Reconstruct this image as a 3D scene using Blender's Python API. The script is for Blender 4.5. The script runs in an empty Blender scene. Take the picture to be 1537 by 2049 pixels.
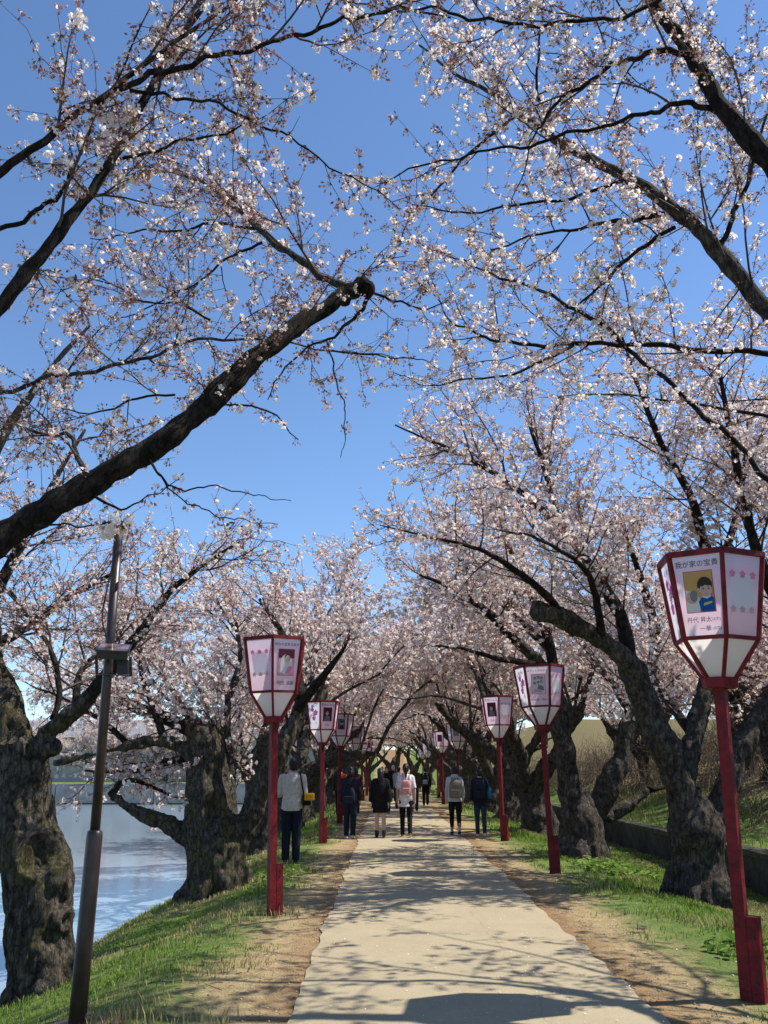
import bpy, bmesh, math, random
import numpy as np
from mathutils import Vector, noise as mnoise

# ------------------------------------------------------------------ camera, sky, sun, exposure
scene = bpy.context.scene
COL = scene.collection
PITCH, YAW, CAMZ, FPX = math.radians(16.6), math.radians(0.30), 1.6, 1720.0
cam = bpy.data.objects.new('camera', bpy.data.cameras.new('camera'))
COL.objects.link(cam)
cam.location = (0, 0, CAMZ)
cam.rotation_euler = (math.pi / 2 + PITCH, 0, YAW)
cam.data.sensor_fit = 'VERTICAL'
cam.data.sensor_height = 24.0
cam.data.lens = 24.0 * FPX / 2049.0
cam.data.clip_start, cam.data.clip_end = 0.05, 3000
scene.camera = cam

SUN_DIR = Vector((0.985, 0.155, 0)).normalized() * math.cos(math.radians(56)) + Vector((0, 0, math.sin(math.radians(56))))
world = bpy.data.worlds.new('World')
scene.world = world
world.use_nodes = True
wn = world.node_tree.nodes
wn.clear()
w_out = wn.new('ShaderNodeOutputWorld')
w_bg = wn.new('ShaderNodeBackground')
w_sky = wn.new('ShaderNodeTexSky')
w_sky.sky_type = 'NISHITA'
w_sky.sun_disc = False
w_sky.sun_elevation = math.radians(56)
w_sky.sun_rotation = math.atan2(SUN_DIR.x, SUN_DIR.y)
w_sky.air_density, w_sky.dust_density, w_sky.ozone_density = 1.0, 0.0, 7.0
w_bg.inputs['Strength'].default_value = 0.127
world.node_tree.links.new(w_sky.outputs[0], w_bg.inputs[0])
world.node_tree.links.new(w_bg.outputs[0], w_out.inputs[0])

sun = bpy.data.objects.new('sun', bpy.data.lights.new('sun', 'SUN'))
COL.objects.link(sun)
sun.data.energy = 4.9
sun.data.angle = math.radians(0.55)
sun.data.color = (1.0, 0.95, 0.87)
sun.rotation_euler = (-SUN_DIR).to_track_quat('-Z', 'Y').to_euler()
sun.location = (20, 5, 30)

scene.view_settings.view_transform = 'Standard'
scene.view_settings.look = 'None'
scene.view_settings.exposure = 0.58
scene.view_settings.gamma = 1.0
scene.view_settings.use_curve_mapping = False
scene.render.engine = 'CYCLES'
scene.cycles.use_denoising = True
scene.cycles.max_bounces = 6
scene.cycles.transparent_max_bounces = 4

# ------------------------------------------------------------------ placing helpers
_f = np.array([-math.sin(YAW) * math.cos(PITCH), math.cos(YAW) * math.cos(PITCH), math.sin(PITCH)])
_r = np.array([math.cos(YAW), math.sin(YAW), 0.0])
_u = np.cross(_r, _f)


def ray(px, py):
    return _f + _r * ((px - 768.5) / FPX) + _u * ((1024.5 - py) / FPX)


def at(px, py, Y):
    """a point of the place at distance Y along the path, read off the photograph"""
    d = ray(px, py)
    return np.array([0, 0, CAMZ]) + d * (Y / d[1])


def smooth(a, b, x):
    t = np.clip((x - a) / (b - a), 0, 1)
    return t * t * (3 - 2 * t)


def ground_h(x, y):
    x = np.asarray(x, float)
    y = np.asarray(y, float)
    h = np.zeros(np.broadcast(x, y).shape)
    bank = -0.34 * smooth(-1.6, -3.2, x) - 0.95 * smooth(-2.9, -5.3, x) - 1.2 * smooth(-5.0, -9.0, x)
    far = np.maximum(smooth(70, 76, y), smooth(-52, -58, x))
    h = h + bank * (1 - far) + far * 0.15 * (x < -3)
    h = h - 0.30 * smooth(3.2, 5.4, x) * (x < 6.15)
    h = h + np.where(x >= 6.15, 0.26 + 1.1 * smooth(6.5, 11, x) + 2.6 * smooth(9.5, 26, x), 0)
    h = h + 4.0 * smooth(92, 112, y) * smooth(-9, -3, x)
    h = h + 0.018 * np.sin(x * 2.1 + y * 0.7) * smooth(1.9, 2.6, np.abs(x - 0.6)) + 0.012 * np.sin(x * 5.3 - y * 3.1) * smooth(1.4, 2.2, np.abs(x - 0.6))
    return h


def gat(px, py):
    d = ray(px, py)
    t = np.linspace(2, 120, 6000)
    P = np.array([0, 0, CAMZ])[None, :] + t[:, None] * d[None, :]
    below = P[:, 2] < ground_h(P[:, 0], P[:, 1])
    i = int(np.argmax(below))
    return P[i]


# ------------------------------------------------------------------ mesh helpers
def link(o, parent=None):
    COL.objects.link(o)
    if parent is not None:
        o.parent = parent
    return o


def tag(o, label=None, cat=None, group=None, kind=None):
    if label:
        o['label'] = label
    if cat:
        o['category'] = cat
    if group:
        o['group'] = group
    if kind:
        o['kind'] = kind
    return o


def empty(name, loc, label=None, cat=None, group=None, rz=0.0):
    o = bpy.data.objects.new(name, None)
    o.empty_display_size = 0.1
    o.location = Vector([float(v) for v in loc])
    o.rotation_euler = (0, 0, rz)
    link(o)
    return tag(o, label, cat, group)


def mesh_np(name, V, tris=None, quads=None, mt=None, mq=None, smooth_sh=False):
    """mesh from numpy arrays (fast)"""
    V = np.asarray(V, np.float32).reshape(-1, 3)
    tris = np.zeros((0, 3), np.int32) if tris is None else np.asarray(tris, np.int32).reshape(-1, 3)
    quads = np.zeros((0, 4), np.int32) if quads is None else np.asarray(quads, np.int32).reshape(-1, 4)
    me = bpy.data.meshes.new(name)
    me.vertices.add(len(V))
    me.vertices.foreach_set('co', V.ravel())
    loops = np.concatenate([tris.ravel(), quads.ravel()]).astype(np.int32)
    me.loops.add(len(loops))
    me.loops.foreach_set('vertex_index', loops)
    nt, nq = len(tris), len(quads)
    me.polygons.add(nt + nq)
    start = np.concatenate([np.arange(nt) * 3, nt * 3 + np.arange(nq) * 4]).astype(np.int32)
    me.polygons.foreach_set('loop_start', start)
    if mt is not None or mq is not None:
        mi = np.concatenate([np.zeros(nt) if mt is None else mt, np.zeros(nq) if mq is None else mq]).astype(np.int32)
        me.polygons.foreach_set('material_index', mi)
    me.polygons.foreach_set('use_smooth', np.full(nt + nq, smooth_sh, bool))
    me.update(calc_edges=True)
    return me


def obj_np(name, V, tris=None, quads=None, mats=(), parent=None, mt=None, mq=None, smooth_sh=False):
    me = mesh_np(name, V, tris, quads, mt, mq, smooth_sh)
    for m in mats:
        me.materials.append(m)
    return link(bpy.data.objects.new(name, me), parent)


def frames(P):
    T = np.gradient(P, axis=0)
    T /= np.linalg.norm(T, axis=1)[:, None] + 1e-9
    ref = np.array([0.0, 0, 1]) if abs(T[0][2]) < 0.9 else np.array([1.0, 0, 0])
    N = np.empty_like(P)
    n = np.cross(T[0], ref)
    n /= np.linalg.norm(n)
    for i in range(len(P)):
        n = n - T[i] * n.dot(T[i])
        n /= np.linalg.norm(n) + 1e-9
        N[i] = n
    return T, N, np.cross(T, N)


WORK = bpy.data.scenes.new('work')      # side scene for growing fused surfaces, removed at the end


class Buf:
    """collects tubes and other pieces of ONE part"""

    def __init__(s):
        s.V, s.T, s.Q, s.mt, s.mq, s.n = [], [], [], [], [], 0

    def add(s, V, tris=None, quads=None, m=0):
        V = np.asarray(V, float).reshape(-1, 3)
        if tris is not None and len(tris):
            t = np.asarray(tris, int).reshape(-1, 3)
            s.T.append(t + s.n)
            s.mt.append(np.full(len(t), m))
        if quads is not None and len(quads):
            q = np.asarray(quads, int).reshape(-1, 4)
            s.Q.append(q + s.n)
            s.mq.append(np.full(len(q), m))
        s.V.append(V)
        s.n += len(V)

    def tube(s, P, R, sides=6, cap=True, m=0):
        P = np.asarray(P, float)
        R = np.broadcast_to(np.asarray(R, float), (len(P),))
        if sides == 3:
            d = P[-1] - P[0]
            n1 = np.array([d[1], -d[0], 0.0]) if abs(d[2]) < 6 * (abs(d[0]) + abs(d[1])) else np.array([0.0, d[2], -d[1]])
            n1 = n1 / (math.sqrt(n1.dot(n1)) + 1e-9)
            n2 = np.array([d[1] * n1[2] - d[2] * n1[1], d[2] * n1[0] - d[0] * n1[2], d[0] * n1[1] - d[1] * n1[0]])
            n2 = n2 / (math.sqrt(n2.dot(n2)) + 1e-9)
            N, B = np.broadcast_to(n1, P.shape), np.broadcast_to(n2, P.shape)
        else:
            T, N, B = frames(P)
        a = np.arange(sides) * 2 * math.pi / sides
        ring = np.cos(a)[None, :, None] * N[:, None, :] + np.sin(a)[None, :, None] * B[:, None, :]
        V = (P[:, None, :] + ring * R[:, None, None]).reshape(-1, 3)
        i = np.arange(len(P) - 1)[:, None] * sides
        j = np.arange(sides)[None, :]
        k = (j + 1) % sides
        q = np.stack([i + j, i + k, i + sides + k, i + sides + j], -1).reshape(-1, 4)
        tr = []
        if cap:
            e = (len(P) - 1) * sides
            V = np.vstack([V, P[:1], P[-1:]])
            c0, c1 = len(V) - 2, len(V) - 1
            jj = np.arange(sides)
            kk = (jj + 1) % sides
            tr = np.vstack([np.stack([np.full(sides, c0), kk, jj], -1), np.stack([np.full(sides, c1), e + jj, e + kk], -1)])
        s.add(V, tr, q, m)

    def loft(s, rings, m=0, cap=True):
        """rings: list of equal length point loops"""
        n = len(rings[0])
        V = np.vstack(rings)
        q = []
        for i in range(len(rings) - 1):
            for j in range(n):
                k = (j + 1) % n
                q.append((i * n + j, i * n + k, (i + 1) * n + k, (i + 1) * n + j))
        tr = []
        if cap:
            V = np.vstack([V, np.mean(rings[0], 0)[None], np.mean(rings[-1], 0)[None]])
            c0, c1 = len(V) - 2, len(V) - 1
            e = (len(rings) - 1) * n
            for j in range(n):
                k = (j + 1) % n
                tr += [(c0, k, j), (c1, e + j, e + k)]
        s.add(V, tr, q, m)

    def box(s, c, d, R=None, m=0):
        c = np.asarray(c, float)
        h = np.asarray(d, float) / 2
        V = np.array([[x, y, z] for x in (-1, 1) for y in (-1, 1) for z in (-1, 1)], float) * h
        if R is not None:
            V = V @ np.asarray(R, float).T
        s.add(V + c, None, [(0, 1, 3, 2), (4, 6, 7, 5), (0, 4, 5, 1), (2, 3, 7, 6), (0, 2, 6, 4), (1, 5, 7, 3)], m)

    def bar(s, a, b, w, d=None, up=(0, 0, 1), m=0):
        a, b = np.asarray(a, float), np.asarray(b, float)
        t = b - a
        L = np.linalg.norm(t)
        t /= L
        x = np.cross(np.asarray(up, float), t)
        if np.linalg.norm(x) < 1e-4:
            x = np.cross(np.array([1.0, 0, 0]), t)
        x /= np.linalg.norm(x)
        y = np.cross(t, x)
        s.box((a + b) / 2, (w, d or w, L), np.stack([x, y, t], 1), m)

    def ball(s, c, r, seg=12, m=0):
        r = np.broadcast_to(np.asarray(r, float), (3,))
        rows = max(4, seg // 2)
        rings = []
        for i in range(1, rows):
            ph = math.pi * i / rows
            a = np.arange(seg) * 2 * math.pi / seg
            rings.append(np.stack([np.sin(ph) * np.cos(a) * r[0], np.sin(ph) * np.sin(a) * r[1], np.full(seg, -math.cos(ph) * r[2])], 1) + np.asarray(c, float))
        n0 = len(rings)
        V = np.vstack(rings + [np.asarray([[c[0], c[1], c[2] - r[2]], [c[0], c[1], c[2] + r[2]]])])
        q, t = [], []
        for i in range(n0 - 1):
            for j in range(seg):
                k = (j + 1) % seg
                q.append((i * seg + j, i * seg + k, (i + 1) * seg + k, (i + 1) * seg + j))
        b, e = n0 * seg, (n0 - 1) * seg
        for j in range(seg):
            k = (j + 1) % seg
            t += [(b, k, j), (b + 1, e + j, e + k)]
        s.add(V, t, q, m)

    def arrays(s):
        V = np.vstack(s.V)
        T = np.vstack(s.T) if s.T else None
        Q = np.vstack(s.Q) if s.Q else None
        return V, T, Q, (np.concatenate(s.mt) if s.T else None), (np.concatenate(s.mq) if s.Q else None)

    def mesh(s, name, mats, smooth_sh=False):
        V, T, Q, mt, mq = s.arrays()
        me = mesh_np(name, V, T, Q, mt, mq, smooth_sh)
        for m in mats:
            me.materials.append(m)
        return me

    def build(s, name, mats, parent=None, smooth_sh=False):
        if not isinstance(mats, (list, tuple)):
            mats = [mats]
        return link(bpy.data.objects.new(name, s.mesh(name, mats, smooth_sh)), parent)

    def fused(s, name, mats, voxel, decimate=None, smooth_it=0):
        """one continuous surface over the collected pieces"""
        me = s.mesh('tmp', [])
        o = bpy.data.objects.new('tmp', me)
        WORK.collection.objects.link(o)
        md = o.modifiers.new('r', 'REMESH')
        md.mode = 'VOXEL'
        md.voxel_size = voxel
        if smooth_it:
            m2 = o.modifiers.new('s', 'SMOOTH')
            m2.iterations = smooth_it
        if decimate:
            m3 = o.modifiers.new('d', 'DECIMATE')
            m3.ratio = decimate
        vl = WORK.view_layers[0]
        vl.update()
        dg = vl.depsgraph
        out = bpy.data.meshes.new_from_object(o.evaluated_get(dg))
        out.name = name
        bpy.data.objects.remove(o)
        bpy.data.meshes.remove(me)
        out.materials.clear()
        for m in mats:
            out.materials.append(m)
        out.polygons.foreach_set('use_smooth', np.ones(len(out.polygons), bool))
        return out


def bspline(P, n):
    """smooth curve through control rows (any columns), Catmull-Rom"""
    P = np.asarray(P, float)
    Q = np.vstack([2 * P[0] - P[1], P, 2 * P[-1] - P[-2]])
    out = []
    m = len(P) - 1
    for u in np.linspace(0, m, n):
        i = min(int(u), m - 1)
        t = u - i
        a, b, c, d = Q[i], Q[i + 1], Q[i + 2], Q[i + 3]
        out.append(0.5 * ((2 * b) + (-a + c) * t + (2 * a - 5 * b + 4 * c - d) * t * t + (-a + 3 * b - 3 * c + d) * t ** 3))
    return np.array(out)


# ------------------------------------------------------------------ materials
def mat(name, color, rough=0.8, noise=None, bump=None, spec=0.3, metallic=0.0, scale_vec=None):
    """noise = (scale, amount) brightness variation; bump = (scale, strength)"""
    m = bpy.data.materials.new(name)
    m.use_nodes = True
    nt = m.node_tree
    N, L = nt.nodes, nt.links
    b = N['Principled BSDF']
    b.inputs['Roughness'].default_value = rough
    b.inputs['Specular IOR Level'].default_value = spec
    b.inputs['Metallic'].default_value = metallic
    b.inputs['Base Color'].default_value = (*color, 1)
    tc = N.new('ShaderNodeTexCoord')
    src = tc.outputs['Object']
    if scale_vec:
        mp = N.new('ShaderNodeMapping')
        mp.inputs['Scale'].default_value = scale_vec
        L.new(src, mp.inputs[0])
        src = mp.outputs[0]
    if noise:
        nz = N.new('ShaderNodeTexNoise')
        nz.inputs['Scale'].default_value = noise[0]
        nz.inputs['Detail'].default_value = 5
        L.new(src, nz.inputs['Vector'])
        r = N.new('ShaderNodeValToRGB')
        a = noise[1]
        r.color_ramp.elements[0].position = 0.3
        r.color_ramp.elements[1].position = 0.7
        r.color_ramp.elements[0].color = (*[c * (1 - a) for c in color], 1)
        r.color_ramp.elements[1].color = (*[min(1, c * (1 + a)) for c in color], 1)
        L.new(nz.outputs[0], r.inputs[0])
        L.new(r.outputs[0], b.inputs['Base Color'])
    if bump:
        nb = N.new('ShaderNodeTexNoise')
        nb.inputs['Scale'].default_value = bump[0]
        nb.inputs['Detail'].default_value = 6
        L.new(src, nb.inputs['Vector'])
        bp = N.new('ShaderNodeBump')
        bp.inputs['Strength'].default_value = bump[1]
        bp.inputs['Distance'].default_value = 0.05
        L.new(nb.outputs[0], bp.inputs['Height'])
        L.new(bp.outputs[0], b.inputs['Normal'])
    return m


def thin_mat(name, color, trans=0.4, var=0.0, tcol=None):
    """thin petals, leaves, cloth: diffuse with light passing through"""
    m = bpy.data.materials.new(name)
    m.use_nodes = True
    nt = m.node_tree
    N, L = nt.nodes, nt.links
    N.clear()
    out = N.new('ShaderNodeOutputMaterial')
    mx = N.new('ShaderNodeMixShader')
    mx.inputs[0].default_value = trans
    d = N.new('ShaderNodeBsdfDiffuse')
    t = N.new('ShaderNodeBsdfTranslucent')
    L.new(d.outputs[0], mx.inputs[1])
    L.new(t.outputs[0], mx.inputs[2])
    L.new(mx.outputs[0], out.inputs[0])
    d.inputs[0].default_value = (*color, 1)
    t.inputs[0].default_value = (*(tcol or color), 1)
    if var:
        tc = N.new('ShaderNodeTexCoord')
        nz = N.new('ShaderNodeTexNoise')
        nz.inputs['Scale'].default_value = 3.0
        nz.inputs['Detail'].default_value = 8
        L.new(tc.outputs['Object'], nz.inputs['Vector'])
        r = N.new('ShaderNodeValToRGB')
        r.color_ramp.elements[0].position, r.color_ramp.elements[1].position = 0.35, 0.65
        r.color_ramp.elements[0].color = (*[c * (1 - var) for c in color], 1)
        r.color_ramp.elements[1].color = (*[min(1, c * (1 + var)) for c in color], 1)
        L.new(nz.outputs[0], r.inputs[0])
        L.new(r.outputs[0], d.inputs[0])
        L.new(r.outputs[0], t.inputs[0])
    return m


def bark_mat(name, base, moss, moss_amt):
    m = bpy.data.materials.new(name)
    m.use_nodes = True
    nt = m.node_tree
    N, L = nt.nodes, nt.links
    b = N['Principled BSDF']
    b.inputs['Roughness'].default_value = 0.9
    b.inputs['Specular IOR Level'].default_value = 0.127
    tc = N.new('ShaderNodeTexCoord')
    n1 = N.new('ShaderNodeTexNoise')
    n1.inputs['Scale'].default_value = 9
    n1.inputs['Detail'].default_value = 8
    n1.inputs['Roughness'].default_value = 0.7
    L.new(tc.outputs['Object'], n1.inputs['Vector'])
    r1 = N.new('ShaderNodeValToRGB')
    r1.color_ramp.elements[0].position, r1.color_ramp.elements[1].position = 0.32, 0.72
    r1.color_ramp.elements[0].color = (*[c * 0.28 for c in base], 1)
    r1.color_ramp.elements[1].color = (*[c * 1.9 for c in base], 1)
    L.new(n1.outputs[0], r1.inputs[0])
    n2 = N.new('ShaderNodeTexNoise')
    n2.inputs['Scale'].default_value = 2.3
    n2.inputs['Detail'].default_value = 7
    n2.inputs['Roughness'].default_value = 0.65
    L.new(tc.outputs['Object'], n2.inputs['Vector'])
    r2 = N.new('ShaderNodeValToRGB')
    r2.color_ramp.elements[0].position, r2.color_ramp.elements[1].position = 0.63 - moss_amt, 0.72 - moss_amt
    r2.color_ramp.elements[0].color, r2.color_ramp.elements[1].color = (0, 0, 0, 1), (0.8, 0.8, 0.8, 1)
    L.new(n2.outputs[0], r2.inputs[0])
    mx = N.new('ShaderNodeMix')
    mx.data_type = 'RGBA'
    L.new(r2.outputs[0], mx.inputs['Factor'])
    L.new(r1.outputs[0], mx.inputs['A'])
    mx.inputs['B'].default_value = (*moss, 1)
    L.new(mx.outputs['Result'], b.inputs['Base Color'])
    mp = N.new('ShaderNodeMapping')
    mp.inputs['Scale'].default_value = (1, 1, 0.35)
    L.new(tc.outputs['Object'], mp.inputs[0])
    n3 = N.new('ShaderNodeTexNoise')
    n3.inputs['Scale'].default_value = 26
    n3.inputs['Detail'].default_value = 7
    n3.inputs['Roughness'].default_value = 0.7
    L.new(mp.outputs[0], n3.inputs['Vector'])
    vo = N.new('ShaderNodeTexVoronoi')
    vo.feature = 'DISTANCE_TO_EDGE'
    vo.inputs['Scale'].default_value = 17
    wv = N.new('ShaderNodeMix')
    wv.data_type = 'VECTOR'
    wv.inputs['Factor'].default_value = 0.12
    L.new(mp.outputs[0], wv.inputs['A'])
    L.new(n3.outputs['Color'], wv.inputs['B'])
    L.new(wv.outputs['Result'], vo.inputs['Vector'])
    rv = N.new('ShaderNodeValToRGB')
    rv.color_ramp.elements[0].position, rv.color_ramp.elements[1].position = 0.0, 0.12
    rv.color_ramp.elements[0].color, rv.color_ramp.elements[1].color = (0.35, 0.33, 0.32, 1), (1, 1, 1, 1)
    L.new(vo.outputs['Distance'], rv.inputs[0])
    mc = N.new('ShaderNodeMix')
    mc.data_type = 'RGBA'
    mc.blend_type = 'MULTIPLY'
    mc.inputs['Factor'].default_value = 0.8
    L.new(mx.outputs['Result'], mc.inputs['A'])
    L.new(rv.outputs[0], mc.inputs['B'])
    L.new(mc.outputs['Result'], b.inputs['Base Color'])
    hs = N.new('ShaderNodeMath')
    hs.operation = 'MULTIPLY_ADD'
    L.new(rv.outputs[0], hs.inputs[0])
    hs.inputs[1].default_value = 0.4
    L.new(n3.outputs[0], hs.inputs[2])
    bp = N.new('ShaderNodeBump')
    bp.inputs['Strength'].default_value = 1.0
    bp.inputs['Distance'].default_value = 0.11
    L.new(hs.outputs[0], bp.inputs['Height'])
    L.new(bp.outputs[0], b.inputs['Normal'])
    return m


M = {}
M['bark'] = bark_mat('bark', (0.14, 0.118, 0.092), (0.13, 0.12, 0.05), 0.12)
M['bark_far'] = bark_mat('bark_far', (0.12, 0.10, 0.082), (0.085, 0.08, 0.04), 0.03)
M['limb'] = bark_mat('backlit_limb_bark', (0.042, 0.034, 0.029), (0.10, 0.09, 0.06), 0.0)  # base darkened for limbs seen backlit; shade put into the colour
M['pale_limb'] = bark_mat('pale_limb_bark', (0.12, 0.105, 0.088), (0.17, 0.16, 0.12), 0.06)  # paler copy of limb bark; sunlit look put into the colour
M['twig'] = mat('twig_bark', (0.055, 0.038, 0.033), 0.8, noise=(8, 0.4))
M['rot'] = mat('rotten_wood', (0.085, 0.045, 0.026), 0.95, noise=(14, 0.6), bump=(30, 0.8), scale_vec=(1, 1, 0.25))
M['petal'] = thin_mat('petal', (0.87, 0.80, 0.755), 0.48, 0.06)
M['petal_pink'] = thin_mat('petal_pink', (0.83, 0.71, 0.655), 0.46, 0.10)
M['bud'] = thin_mat('bud', (0.58, 0.325, 0.295), 0.32, 0.25)
M['calyx'] = thin_mat('calyx', (0.24, 0.125, 0.085), 0.25, 0.3)
M['bract'] = thin_mat('young_leaf', (0.17, 0.16, 0.055), 0.35, 0.3)
BLOOM = [M['petal'], M['petal_pink'], M['bud'], M['calyx'], M['bract']]
M['red'] = mat('red_paint', (0.14, 0.0075, 0.011), 0.55, noise=(14, 0.45), bump=(60, 0.2), spec=0.25)
M['white_cloth'] = thin_mat('white_lantern_cloth', (0.80, 0.78, 0.76), 0.45)
M['pole'] = mat('dark_brown_metal', (0.035, 0.022, 0.02), 0.38, noise=(9, 0.4), spec=0.5)
M['steel'] = mat('dull_steel', (0.45, 0.46, 0.47), 0.4, noise=(20, 0.2), metallic=0.6)
M['dark_metal'] = mat('dark_metal', (0.03, 0.03, 0.032), 0.5, noise=(9, 0.3))
M['soil'] = mat('soil_mound', (0.17, 0.115, 0.07), 0.95, noise=(9, 0.35), bump=(30, 0.7))
M['wire'] = mat('black_cable', (0.015, 0.015, 0.016), 0.6)


def panel_print(name, stops):
    """flat print on lantern cloth: colour bands up the panel"""
    m = bpy.data.materials.new(name)
    m.use_nodes = True
    nt = m.node_tree
    N, L = nt.nodes, nt.links
    N.clear()
    out = N.new('ShaderNodeOutputMaterial')
    mx = N.new('ShaderNodeMixShader')
    mx.inputs[0].default_value = 0.45
    d = N.new('ShaderNodeBsdfDiffuse')
    t = N.new('ShaderNodeBsdfTranslucent')
    L.new(d.outputs[0], mx.inputs[1])
    L.new(t.outputs[0], mx.inputs[2])
    L.new(mx.outputs[0], out.inputs[0])
    uv = N.new('ShaderNodeUVMap')
    sp = N.new('ShaderNodeSeparateXYZ')
    L.new(uv.outputs[0], sp.inputs[0])
    nz = N.new('ShaderNodeTexNoise')
    nz.inputs['Scale'].default_value = 3.5
    L.new(uv.outputs[0], nz.inputs['Vector'])
    ad = N.new('ShaderNodeMath')
    ad.operation = 'MULTIPLY_ADD'
    L.new(nz.outputs[0], ad.inputs[0])
    ad.inputs[1].default_value = 0.30
    L.new(sp.outputs['Y'], ad.inputs[2])
    sb = N.new('ShaderNodeMath')
    sb.operation = 'SUBTRACT'
    L.new(ad.outputs[0], sb.inputs[0])
    sb.inputs[1].default_value = 0.127
    r = N.new('ShaderNodeValToRGB')
    el = r.color_ramp.elements
    while len(el) < len(stops):
        el.new(0.5)
    for e, (p, c) in zip(el, stops):
        e.position = p
        e.color = (*c, 1)
    L.new(sb.outputs[0], r.inputs[0])
    L.new(r.outputs[0], d.inputs[0])
    L.new(r.outputs[0], t.inputs[0])
    return m


M['print_pink'] = panel_print('pink_print', [(0.0, (0.80, 0.72, 0.78)), (0.22, (0.78, 0.56, 0.66)), (0.5, (0.80, 0.66, 0.74)), (0.8, (0.78, 0.62, 0.72)), (1, (0.78, 0.73, 0.80))])
M['print_white'] = panel_print('pale_print', [(0.0, (0.78, 0.76, 0.82)), (0.5, (0.80, 0.78, 0.83)), (1, (0.76, 0.74, 0.82))])
M['print_band'] = panel_print('banded_print', [(0.0, (0.78, 0.56, 0.66)), (0.3, (0.80, 0.62, 0.70)), (0.5, (0.80, 0.72, 0.80)), (0.72, (0.80, 0.56, 0.68)), (1, (0.70, 0.62, 0.74))])


def flat(name, c):
    return thin_mat('print_' + name, c, 0.35)


PR = {k: flat(k, c) for k, c in dict(ink=(0.03, 0.025, 0.06), red=(0.55, 0.10, 0.12), ochre=(0.62, 0.42, 0.16), hair=(0.07, 0.055, 0.05), skin=(0.68, 0.48, 0.40), blue=(0.02, 0.13, 0.42), yellow=(0.75, 0.65, 0.14), white=(0.80, 0.80, 0.80), magenta=(0.62, 0.16, 0.46), rose=(0.75, 0.32, 0.48), pale=(0.80, 0.80, 0.86), maroon=(0.14, 0.04, 0.08), blossom=(0.76, 0.45, 0.55), grey=(0.25, 0.26, 0.30), teal=(0.10, 0.20, 0.26)).items()}
#MARK_SETTING
# ------------------------------------------------------------------ the setting
def vnoise(x, y, seed=0):
    """smooth value noise 0..1 for numpy arrays"""
    xi, yi = np.floor(x).astype(np.int64), np.floor(y).astype(np.int64)
    fx, fy = x - xi, y - yi
    fx, fy = fx * fx * (3 - 2 * fx), fy * fy * (3 - 2 * fy)

    def h(a, b):
        n = (a * 374761393 + b * 668265263 + seed * 974634777) & 0x7fffffff
        n = ((n ^ (n >> 13)) * 1274126177) & 0x7fffffff
        return ((n ^ (n >> 16)) & 0xffff) / 65535.0
    return (h(xi, yi) * (1 - fx) + h(xi + 1, yi) * fx) * (1 - fy) + (h(xi, yi + 1) * (1 - fx) + h(xi + 1, yi + 1) * fx) * fy


def node_math(N, L, op, a, b=None, c=None, clamp=False):
    n = N.new('ShaderNodeMath')
    n.operation = op
    n.use_clamp = clamp
    for i, v in enumerate((a, b, c)):
        if v is None:
            continue
        if isinstance(v, (int, float)):
            n.inputs[i].default_value = v
        else:
            L.new(v, n.inputs[i])
    return n.outputs[0]


def node_noise(N, L, vec, scale, detail=5, rough=0.6):
    n = N.new('ShaderNodeTexNoise')
    n.inputs['Scale'].default_value = scale
    n.inputs['Detail'].default_value = detail
    n.inputs['Roughness'].default_value = rough
    L.new(vec, n.inputs['Vector'])
    return n.outputs[0]


def node_ramp(N, L, src, stops):
    r = N.new('ShaderNodeValToRGB')
    el = r.color_ramp.elements
    while len(el) < len(stops):
        el.new(0.5)
    for e, (p, c) in zip(el, stops):
        e.position = p
        e.color = (*c, 1) if len(c) == 3 else c
    L.new(src, r.inputs[0])
    return r.outputs[0]


def node_mix(N, L, f, a, b):
    m = N.new('ShaderNodeMix')
    m.data_type = 'RGBA'
    L.new(f, m.inputs['Factor'])
    for k, v in (('A', a), ('B', b)):
        if isinstance(v, tuple):
            m.inputs[k].default_value = (*v, 1)
        else:
            L.new(v, m.inputs[k])
    return m.outputs['Result']


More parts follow.
